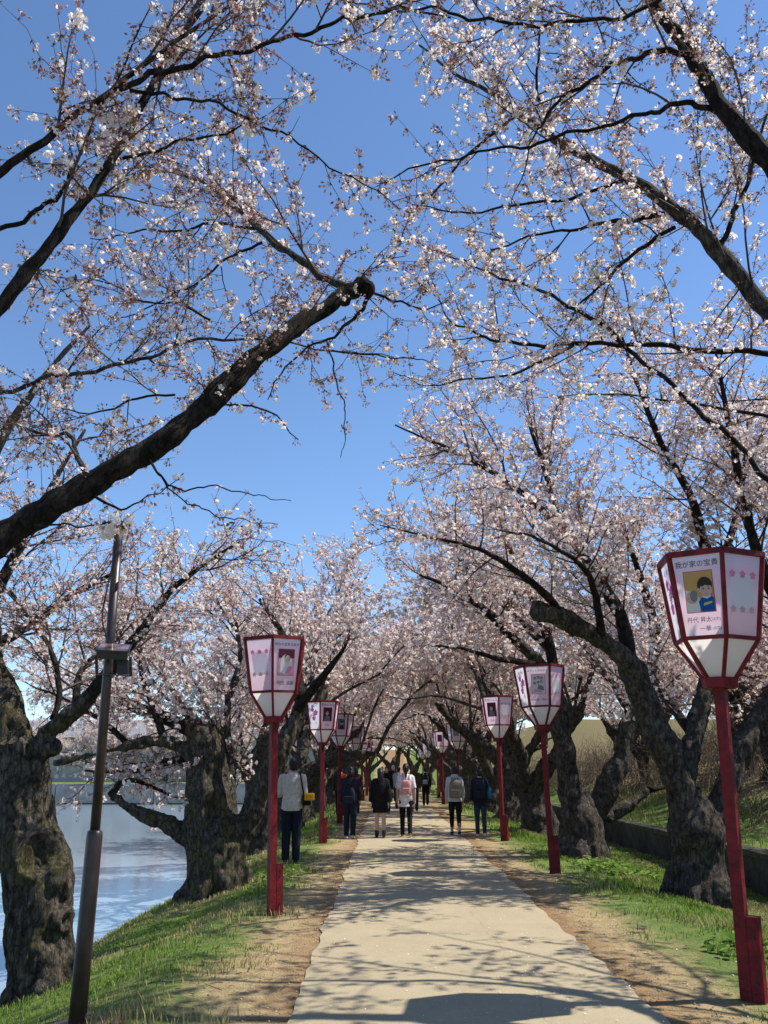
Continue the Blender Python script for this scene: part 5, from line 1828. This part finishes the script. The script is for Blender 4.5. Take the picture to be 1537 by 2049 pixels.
# floodlight tilted up at the crowns
fc = rel(at(228, 1296, YP - .12))
nz_ = np.array([.10, -.40, .91]); nz_ /= np.linalg.norm(nz_)
ex = np.array([.98, .16, 0.0]); ex -= nz_ * ex.dot(nz_); ex /= np.linalg.norm(ex)
ey = np.cross(nz_, ex)
Rm = np.stack([ex, ey, nz_], 1)
fl = Buf(); fl.box(fc - nz_ * .03, (.21, .16, .06), Rm)
hs = fl.build('floodlight_housing', M['dark_metal'], lamp)
b = Buf()
for a_, c_ in (((-.11, -.085), (.11, -.085)), ((.11, -.085), (.11, .085)), ((.11, .085), (-.11, .085)), ((-.11, .085), (-.11, -.085))):
    b.bar(fc + ex * a_[0] + ey * a_[1], fc + ex * c_[0] + ey * c_[1], .010, .010, up=nz_)
b.build('rim', M['dark_metal'], hs)
M['glass_reflection'] = mat('reflection_tinted_glass', (0.20, 0.12, 0.10), 0.08, noise=(6, .6), spec=1.0)  # warm mottling: blossom reflections painted into the glass colour
b = Buf(); b.box(fc + nz_ * .003, (.206, .156, .004), Rm); b.build('glass', M['glass_reflection'], hs)
b = Buf()
b.bar(fc - nz_ * .06 - ex * .118, fc - nz_ * .06 - ex * .118 + np.array([0, .05, -.13]), .02, .008)
b.bar(fc - nz_ * .06 + ex * .118, fc - nz_ * .06 + ex * .118 + np.array([0, .05, -.13]), .02, .008)
b.bar(fc - nz_ * .06 - ex * .118 + np.array([0, .05, -.13]), fc - nz_ * .06 + ex * .118 + np.array([0, .05, -.13]), .02, .008)
b.build('bracket', M['pole'], lamp)
b = Buf(); b.box(rel(at(247, 1335, YP - .03)), (.075, .06, .10)); b.build('junction_box', M['dark_metal'], lamp)
b = Buf()
b.tube(bspline([rel(at(240, 1340, YP - .05)), rel(at(206, 1250, YP - .05)), rel(at(212, 1190, YP - .04)), rel(at(226, 1130, YP - .04))], 14), .006, 6)
b.build('cable', M['wire'], lamp)
b = Buf()
b.tube([rel(at(244, 1155, YP - .02)), rel(at(252, 1157, YP - .02))], .018, 10)
b.build('insulator', M['white_cloth'], lamp)
b = Buf()
rg = np.random.default_rng(2)
rings = []
for zz, rr in ((-.12, .30), (0.0, .24), (.05, .14), (.065, .02)):
    a = np.arange(14) * 2 * math.pi / 14
    w_ = 1 + .18 * np.sin(a * 3 + zz * 20) + rg.normal(0, .05, 14)
    rings.append(np.stack([px0[0] + .1 + rr * 1.5 * w_ * np.cos(a), px0[1] + .12 + rr * w_ * np.sin(a), np.full(14, px0[2] + zz)], 1))
b.loft(rings)
tag(b.build('soil_mound', M['soil'], None, True), 'small mound of bare soil at the foot of the metal pole', 'soil')

# ------------------------------------------------------------------ people
def cloth(name, c, n=.18):
    return mat('cloth_' + name, c, 0.9, noise=(18, n), bump=(45, .25), spec=.1)


CL = {k: cloth(k, c) for k, c in dict(offwhite=(.56, .53, .48), navy=(.016, .019, .032), black=(.012, .012, .013), ink=(.02, .024, .034), white=(.66, .66, .70), leggings=(.012, .012, .014), pink=(.55, .27, .27), grey=(.42, .43, .46), khaki=(.17, .155, .11), teal=(.03, .17, .27), brown=(.075, .055, .035), charcoal=(.03, .03, .034), lightgrey=(.32, .32, .36), orange=(.62, .09, .03), yellow=(.72, .36, .02), denim=(.03, .04, .07), wine=(.10, .02, .035)).items()}
M['skin'] = mat('skin', (.50, .32, .235), .55, noise=(12, .08))
M['hair'] = mat('dark_hair', (.012, .010, .010), .5, noise=(30, .4), bump=(60, .3), scale_vec=(1, 1, .2))
M['hair_brown'] = mat('brown_hair', (.12, .065, .03), .5, noise=(30, .4), bump=(60, .3), scale_vec=(1, 1, .2))
M['hair_grey'] = mat('grey_hair', (.40, .39, .38), .5, noise=(30, .3))
M['shoe_white'] = mat('white_shoe', (.60, .58, .55), .6, noise=(20, .15))
M['shoe_dark'] = mat('dark_shoe', (.02, .018, .017), .5, noise=(20, .3))
M['shoe_tan'] = mat('tan_shoe', (.22, .15, .08), .7, noise=(20, .3))
M['eye'] = mat('eye_dark', (.01, .008, .008), .2)


def ell(cx, cy, z, rx, ry, n=16):
    a = np.arange(n) * 2 * math.pi / n
    return np.stack([cx + rx * np.cos(a), cy + ry * np.sin(a), np.full(n, z)], 1)


def rotx(v, a):
    c, s = math.cos(a), math.sin(a)
    return np.array([v[0], v[1] * c - v[2] * s, v[1] * s + v[2] * c])


def make_person(loc, H, rz, label, top, bottom, hair='short', hairm='hair', shoe='shoe_dark', stride=0.0, arms=((.05, .25), (-.05, .25)), skirt=False, coat=False, top_hem=.86, sleeve=1.0, bare_leg=0.0, hood=False, head_turn=0.0, fem=False, far=False, group=None):
    """faces +Y before rz; stride in radians; arms: (swing, elbow bend)"""
    root = empty('person', loc, label, 'person', group, rz)
    k = H / 1.70
    vox = (.016 if far else .0095)
    sw = .172 if fem else .195            # half shoulder width
    hipw = .168 if fem else .165
    # skeleton
    legs = []
    for sd, ang in ((-1, stride), (1, -stride)):
        hip = np.array([sd * .088, 0, .87])
        kb = .12 + (.55 * max(0, -ang) if ang < 0 else 0.05 * abs(ang))
        th = rotx(np.array([0, 0, -.41]), ang)
        knee = hip + th
        sh = rotx(np.array([0, 0, -.40]), ang - kb if abs(stride) > .02 else 0)
        ank = knee + sh
        legs.append([hip, knee, ank])
    low = min(l[2][2] for l in legs)
    drop = low - .075
    armp = []
    for sd, (sg, eb) in ((-1, arms[0]), (1, arms[1])):
        s0 = np.array([sd * (sw - .02), 0, 1.385])
        e = s0 + rotx(np.array([sd * .055, 0, -.285]), sg)
        w = e + rotx(np.array([sd * .005, 0, -.245]), sg + eb)
        armp.append([s0, e, w])

    def adj(p):
        q = np.array(p, float)
        q[..., 2] -= drop
        return q * k
    torso = [(.80, .10, .085), (.88, hipw, .115), (.97, hipw - .006, .115), (1.07, .128 if fem else .142, .095), (1.20, .15 if fem else .160, .112), (1.31, .165 if fem else .178, .115), (1.385, sw - .012, .095), (1.43, .115, .075), (1.465, .062, .062), (1.53, .052, .058)]
    body = Buf()
    body.loft([adj(ell(0, 0 if z < 1.3 else -.005, z, rx, ry)) for z, rx, ry in torso])
    hc = np.array([0, .015, 1.605])
    body.ball(adj(hc), np.array([.076, .095, .118]) * k, 16)
    body.ball(adj(hc + [0, .03, -.055]), np.array([.058, .068, .062]) * k, 12)
    ht = head_turn

    def hd(v):
        c, s = math.cos(ht), math.sin(ht)
        return hc + np.array([v[0] * c - v[1] * s, v[0] * s + v[1] * c, v[2]])
    body.tube([adj(hd([0, .085, .012])), adj(hd([0, .108, -.022])), adj(hd([0, .09, -.034]))], np.array([.010, .015, .012]) * k, 8)
    body.tube([adj(hd([-.025, .086, -.062])), adj(hd([.025, .086, -.062]))], .010 * k, 8)
    for sd in (-1, 1):
        body.ball(adj(hd([sd * .078, -.005, -.01])), np.array([.012, .022, .032]) * k, 8)
    for hip, knee, ank in legs:
        body.tube(adj(bspline([[*hip, .082], [*(hip * .5 + knee * .5), .072], [*knee, .054], [*(knee * .6 + ank * .4 + [0, -.012, 0]), .054], [*ank, .037]], 13))[:, :3] if False else adj(bspline([hip, hip * .5 + knee * .5, knee, knee * .6 + ank * .4 + np.array([0, -.012, 0]), ank], 13)), bspline([[.082], [.072], [.054], [.054], [.037]], 13)[:, 0] * k, 12)
        body.tube([adj(ank + [0, -.03, -.02]), adj(ank + [0, .06, -.045]), adj(ank + [0, .15, -.055])], np.array([.034, .036, .026]) * k, 10)
    for (s0, e, w), sd in zip(armp, (-1, 1)):
        body.tube(adj(bspline([s0, s0 * .5 + e * .5, e, e * .6 + w * .4, w], 11)), bspline([[.05], [.046], [.038], [.039], [.026]], 11)[:, 0] * k, 10)
        d = (w - e) / np.linalg.norm(w - e)
        fwd = np.array([0, 1.0, 0]) - d * d[1]
        fwd /= np.linalg.norm(fwd)
        palm = w + d * .065
        body.tube([adj(w - d * .01), adj(w + d * .04), adj(palm + d * .025)], np.array([.024, .030, .026]) * k, 10)
        for j, (o_, l_) in enumerate(((.026, .070), (.009, .080), (-.009, .074), (-.025, .058))):
            r0_ = palm + d * .02 + fwd * o_
            m_ = r0_ + d * l_ * .55
            t_ = m_ + d * l_ * .4 + np.array([-sd * .018, 0, 0])
            body.tube([adj(r0_), adj(m_), adj(t_)], np.array([.0095, .009, .0075]) * k, 7)
        body.tube([adj(w + d * .025 + fwd * .02), adj(w + d * .06 + fwd * .045), adj(w + d * .092 + fwd * .05)], np.array([.012, .0105, .0085]) * k, 7)
    me = body.fused('body', [M['skin']], vox * k, .25)
    link(bpy.data.objects.new('body', me), root)
    ey = Buf()
    for sd in (-1, 1):
        ey.ball(adj(hd([sd * .030, .083, .012])), np.array([.013, .011, .008]) * k, 8)
    ey.build('eyes', M['eye'], root, True)
    # upper garment
    g = Buf()
    ease = .022
    rings = []
    hem = top_hem
    prof = [(z, rx, ry) for z, rx, ry in torso if z > hem + .02 and z < 1.45]
    base_r = np.interp(hem, [t[0] for t in torso], [t[1] for t in torso])
    base_y = np.interp(hem, [t[0] for t in torso], [t[2] for t in torso])
    if coat:
        rings.append(adj(ell(0, -.01, hem, .235, .175, 20)))
        rings.append(adj(ell(0, -.005, hem + .16, .21, .15, 20)))
        prof = [p for p in prof if p[0] > 1.0]
        for z, rx, ry in prof:
            f_ = .05 * (1.4 - z) / .4
            rings.append(adj(ell(0, 0, z, rx + ease + max(0, f_), ry + ease + max(0, f_), 20)))
    else:
        fl = .02 if fem else .008
        rings.append(adj(ell(0, 0, hem, max(base_r, .15) + ease + fl, max(base_y, .1) + ease + fl, 20)))
        for z, rx, ry in prof:
            rings.append(adj(ell(0, 0, z, max(rx, .145 if z < 1.35 else 0) + ease, ry + ease, 20)))
    rings.append(adj(ell(0, -.004, 1.475, .075, .075, 20)))
    g.loft(rings)
    for (s0, e, w), sd in zip(armp, (-1, 1)):
        en = e + (w - e) * max(0.05, (sleeve - .5) * 2) if sleeve > .5 else s0 + (e - s0) * sleeve * 2
        pts = [s0 + [-sd * .03, 0, .005], s0, s0 * .5 + e * .5, e, en] if sleeve > .55 else [s0 + [-sd * .03, 0, .005], s0, s0 * .5 + en * .5, en]
        rad = [.062, .07, .062, .056, .047] if sleeve > .55 else [.062, .07, .064, .062]
        if coat:
            rad = [.07, .08, .085, .095, .085][:len(rad)]
        g.tube(adj(bspline(pts, 11)), bspline([[r] for r in rad], 11)[:, 0] * k, 12)
    if hood:
        g.ball(adj([0, -.075, 1.46]), np.array([.105, .07, .075]) * k, 12)
    me = g.fused('jacket', [CL[top]], vox * k, .25)
    rn = np.random.default_rng(int(abs(loc[0] * 100 + loc[1] * 10)))
    def wrinkle(co):
        rad = co * np.array([1, 1, 0])
        rad /= np.linalg.norm(rad, axis=1)[:, None] + 1e-6
        return co + rad * ((.009 * noise3(co * np.array([9, 9, 5]) + loc[0]) + .006 * noise3(co * 22)) * k)[:, None]
    shift_verts(me, wrinkle)
    link(bpy.data.objects.new('coat' if coat else 'jacket', me), root)
    # lower garment
    t = Buf()
    if skirt:
        t.loft([adj(ell(0, 0, .60, .205, .17, 20)), adj(ell(0, 0, .75, .19, .15, 20)), adj(ell(0, 0, 1.0, .15, .12, 20))])
        me = t.fused('skirt', [CL[bottom]], vox * k, .25)
        link(bpy.data.objects.new('skirt', me), root)
    else:
        t.loft([adj(ell(0, 0, z, rx + .012, ry + .012)) for z, rx, ry in torso[:4]])
        for hip, knee, ank in legs:
            tight = .008 if fem else .022
            e_ = knee + (ank - knee) * (1 - bare_leg) + (np.array([0, 0, -.02]) if bare_leg == 0 else 0)
            t.tube(adj(bspline([hip, hip * .5 + knee * .5, knee, knee * .5 + e_ * .5 + np.array([0, -.008, 0]), e_], 13)), bspline([[.09 + tight * .4], [.078 + tight * .7], [.058 + tight], [.052 + tight], [.042 + tight]], 13)[:, 0] * k, 14)
        me = t.fused('trousers', [CL[bottom]], vox * k, .25)
        shift_verts(me, lambda co: co + np.array([0, 1.0, 0]) * (.007 * noise3(co * np.array([8, 8, 11])))[:, None])
        link(bpy.data.objects.new('trousers', me), root)
    for (hip, knee, ank) in legs:
        s = Buf()
        s.tube([adj(ank + [0, -.045, -.035]), adj(ank + [0, .03, -.03]), adj(ank + [0, .11, -.045]), adj(ank + [0, .175, -.052])], np.array([.036, .045, .043, .026]) * k, 12)
        if skirt:
            s.tube([adj(ank + [0, -.01, -.03]), adj(ank + [0, -.005, .10])], np.array([.05, .056]) * k, 12)
        s.box(adj(ank + [0, .055, -.067]), np.array([.078, .25, .016]) * k)
        sm = s.fused('shoe', [M[shoe]], .009 * k, .4)
        link(bpy.data.objects.new('shoe', sm), root)
    # hair
    h = Buf()
    h.ball(adj(hd([0, -.012, .018])), np.array([.088, .100, .112]) * k, 16)
    h.ball(adj(hd([0, -.05, -.03])), np.array([.076, .062, .085]) * k, 12)
    if hair == 'long':
        h.tube([adj(hd([0, -.05, .02])), adj(hd([0, -.075, -.10])), adj(hd([0, -.085, -.20])), adj(hd([0, -.085, -.30]))], np.array([.08, .082, .075, .035]) * k, 12)
    elif hair == 'bob':
        h.tube([adj(hd([0, -.035, .0])), adj(hd([0, -.045, -.09])), adj(hd([0, -.045, -.13]))], np.array([.09, .093, .07]) * k, 14)
    elif hair == 'pony':
        h.tube([adj(hd([0, -.09, .06])), adj(hd([0, -.14, .02])), adj(hd([0, -.135, -.12])), adj(hd([0, -.12, -.24]))], np.array([.03, .036, .034, .012]) * k, 10)
    elif hair == 'bun':
        h.ball(adj(hd([0, -.06, .12])), np.array([.045, .045, .04]) * k, 10)
    hm = h.fused('hair', [M[hairm]], .011 * k, .35)
    link(bpy.data.objects.new('hair', hm), root)
    return root, adj


def backpack(root, adj, color, label, w=.28, h=.40, d=.14, z=1.18, straps=True, trim=None, x=0.0, yo=0.0, sag=0.0, k=1.0):
    """worn on the back: body, pocket, straps"""
    p = root.location
    bp = empty('backpack', p, label, 'backpack', None, root.rotation_euler.z)
    yb = -.135 - d / 2 + yo
    prof = [(-.5, .80, .75), (-.44, .97, .98), (-.2, 1.0, 1.0), (.15, .98, .95), (.38, .86, .80), (.48, .60, .55), (.52, .25, .25)]
    b = Buf()
    rings = []
    for t, sx, sy in prof:
        a = np.arange(20) * 2 * math.pi / 20
        cx, cy = np.cos(a), np.sin(a)
        sq = (np.abs(cx) ** 4 + np.abs(cy) ** 4) ** -.25
        rings.append(adj(np.stack([x + cx * sq * w / 2 * sx, yb + cy * sq * d / 2 * sy, np.full(20, z + t * h)], 1)))
    b.loft(rings)
    o = b.build('bag_body', CL[color], bp, True)
    b = Buf()
    b.box(adj([x, yb - d / 2 - .012, z - .10 * h / .4]), np.array([w * .68, .05, h * .42]) * k)
    bv = b.build('pocket', CL[trim or color], bp)
    m = bv.modifiers.new('bev', 'BEVEL'); m.width = .018; m.segments = 3
    if straps:
        for sd in (-1, 1):
            b = Buf()
            b.tube(adj(bspline([[x + sd * .075, yb + d * .35, z + .42 * h], [sd * .085, -.06, 1.455], [sd * .095, .05, 1.445], [sd * .105, .135, 1.30], [sd * .13, .115, 1.12], [sd * .14, -.05, 1.0], [x + sd * w * .42, yb + d * .3, z - .40 * h]], 18)), .017 * k, 6)
            b.build('strap', CL[trim or color] if trim else M['dark_metal'], bp, True)
    b = Buf()
    b.tube(adj(bspline([[x - .03, yb, z + .49 * h], [x, yb, z + .56 * h], [x + .03, yb, z + .49 * h]], 7)), .008 * k, 6)
    b.build('handle', M['dark_metal'], bp, True)
    return bp


def stand(px, py):
    p = gat(px, py)
    return (p[0], p[1], float(ground_h(p[0], p[1])) + (.02 if -.65 < p[0] < 1.85 else .0))


# the standing man on the grass
P1, A1 = make_person(stand(581, 1728), 1.74, R_(4), 'man in pale jacket and dark trousers standing on the grass', 'offwhite', 'navy', 'short', shoe='shoe_dark', arms=((.25, 1.3), (.1, 1.0)), top_hem=.84, head_turn=.1)
sb = empty('shoulder_bag', P1.location, 'yellow and black shoulder bag on the hip of the standing man', 'bag', None, P1.rotation_euler.z)
b = Buf(); b.box(A1([.255, -.06, 1.02]), (.14, .20, .19)); o = b.build('bag_body', CL['black'], sb); m = o.modifiers.new('b', 'BEVEL'); m.width = .02; m.segments = 2
b = Buf(); b.box(A1([.30, -.07, 1.07]), (.18, .225, .12)); o = b.build('flap', CL['yellow'], sb); m = o.modifiers.new('b', 'BEVEL'); m.width = .02; m.segments = 2
b = Buf(); b.tube(A1(bspline([[.20, -.15, 1.12], [.17, -.155, 1.28], [.125, -.07, 1.47], [.12, .06, 1.45], [.18, .15, 1.25], [.22, .06, 1.1]], 16)), .016, 6); b.build('strap', CL['black'], sb, True)

P2, A2 = make_person(stand(700, 1677), 1.60, R_(-3), 'person in navy jacket and dark trousers walking on the bare soil beside the paving', 'ink', 'navy', 'bob', shoe='shoe_white', stride=.10, arms=((.3, .9), (.1, .5)), top_hem=.80)
backpack(P2, A2, 'navy', 'sagging navy backpack worn by the walker on the bare soil', w=.34, h=.40, d=.15, z=1.02, trim='ink', x=-.03)
P3, A3 = make_person(stand(761, 1678), 1.56, R_(2), 'woman in flared black coat with bare calves and ankle boots', 'black', 'black', 'long', shoe='shoe_dark', stride=.14, arms=((.2, .2), (-.25, .2)), skirt=True, coat=True, top_hem=.72, fem=True)
P4, A4 = make_person(stand(813, 1677), 1.66, R_(0), 'woman in white shirt and black leggings in the middle of the path', 'white', 'leggings', 'pony', shoe='shoe_tan', stride=.20, arms=((.15, .2), (-.15, .2)), top_hem=.70, sleeve=.45, fem=True)
backpack(P4, A4, 'pink', 'small pink backpack on the woman in the white shirt', w=.25, h=.34, d=.12, z=1.16, trim='pink')
P7, A7 = make_person(stand(912, 1672), 1.60, R_(0), 'woman in light grey hoodie and cropped black trousers near the edge of the paving', 'grey', 'leggings', 'bob', shoe='shoe_dark', stride=.16, arms=((.2, .2), (-.05, .4)), top_hem=.82, hood=True, fem=True, bare_leg=.28)
backpack(P7, A7, 'khaki', 'khaki backpack worn over the light grey hoodie', w=.33, h=.45, d=.15, z=1.14, trim='khaki')
P8, A8 = make_person(stand(963, 1673), 1.58, R_(-2), 'walker in loose dark navy jacket beside the half-hidden lantern post', 'navy', 'denim', 'bun', shoe='shoe_white', stride=.12, arms=((.15, .3), (.2, .9)), top_hem=.76, fem=True)
backpack(P8, A8, 'navy', 'navy backpack of the walker beside the half-hidden lantern post', w=.32, h=.40, d=.13, z=1.14, trim='navy')
tb = empty('tote_bag', P8.location, 'bright blue bag at the side of the walker in loose navy', 'bag', None, P8.rotation_euler.z)
b = Buf()
b.loft([A8(ell(.25, -.05, z, rx, ry)) for z, rx, ry in ((.94, .06, .05), (1.0, .085, .07), (1.12, .08, .065), (1.2, .05, .04), (1.24, .02, .02))])
b.build('bag_body', CL['teal'], tb, True)
b = Buf(); b.tube(A8(bspline([[.25, -.05, 1.23], [.2, -.06, 1.38], [.14, 0, 1.47], [.16, .12, 1.38]], 12)), .012, 6); b.build('strap', CL['teal'], tb, True)


def walker(px, Y, H, rz, label, top, bottom, **kw):
    p = at(px, 1600, Y)
    z = float(ground_h(p[0], Y)) + .02
    return make_person((p[0], Y, z), H, rz, label, top, bottom, far=True, **kw)


GP = 'people far along the path'
walker(829, 34.5, 1.66, R_(0), 'brown-haired walker in olive brown coat just beyond the pink backpack', 'brown', 'charcoal', hairm='hair_brown', hair='bob', stride=.2, top_hem=.60, group=GP)
P9, A9 = walker(852, 40, 1.60, R_(-4), 'walker in dark clothes near the far lanterns of the rampart side', 'charcoal', 'black', stride=.22, group=GP)
backpack(P9, A9, 'charcoal', 'dark backpack of the walker near the far lanterns', w=.32, h=.42, d=.14, z=1.16, trim='lightgrey')
walker(798, 37, 1.62, R_(2), 'walker in pale grey top half hidden by the white shirt', 'lightgrey', 'denim', hair='short', stride=.15, group=GP)
walker(774, 33, 1.62, R_(178), 'person in black coming towards the camera beside the black coat', 'black', 'denim', hair='bob', stride=.15, group=GP, fem=True)
walker(787, 46, 1.70, R_(176), 'grey-haired person in black coming along the path', 'black', 'black', hairm='hair_grey', stride=.2, group=GP)
P10, A10 = walker(681, 31, 1.62, R_(0), 'person in charcoal jacket in front of the navy walker', 'charcoal', 'black', hair='short', stride=.15, group=GP)
ob = empty('shoulder_bag', P10.location, 'small orange bag slung on the person in front of the navy walker', 'bag')
b = Buf(); b.box(A10([.13, -.16, 1.36]), (.20, .10, .12)); o = b.build('bag_body', CL['orange'], ob); m = o.modifiers.new('b', 'BEVEL'); m.width = .02; m.segments = 2
b = Buf(); b.tube(A10(bspline([[.06, -.15, 1.41], [.02, -.05, 1.5], [-.02, .08, 1.45]], 8)), .012, 6); b.build('strap', CL['orange'], ob, True)
walker(712, 33, 1.60, R_(0), 'person in wine red jacket walking along the moat-side verge', 'wine', 'charcoal', hair='bob', stride=.12, group=GP)
walker(765, 56, 1.65, R_(0), 'person in charcoal near the far end of the path', 'charcoal', 'black', stride=.2, group=GP)
walker(795, 60, 1.60, R_(180), 'farthest person in light grey at the end of the path', 'lightgrey', 'denim', stride=.2, group=GP)

bpy.data.scenes.remove(WORK)
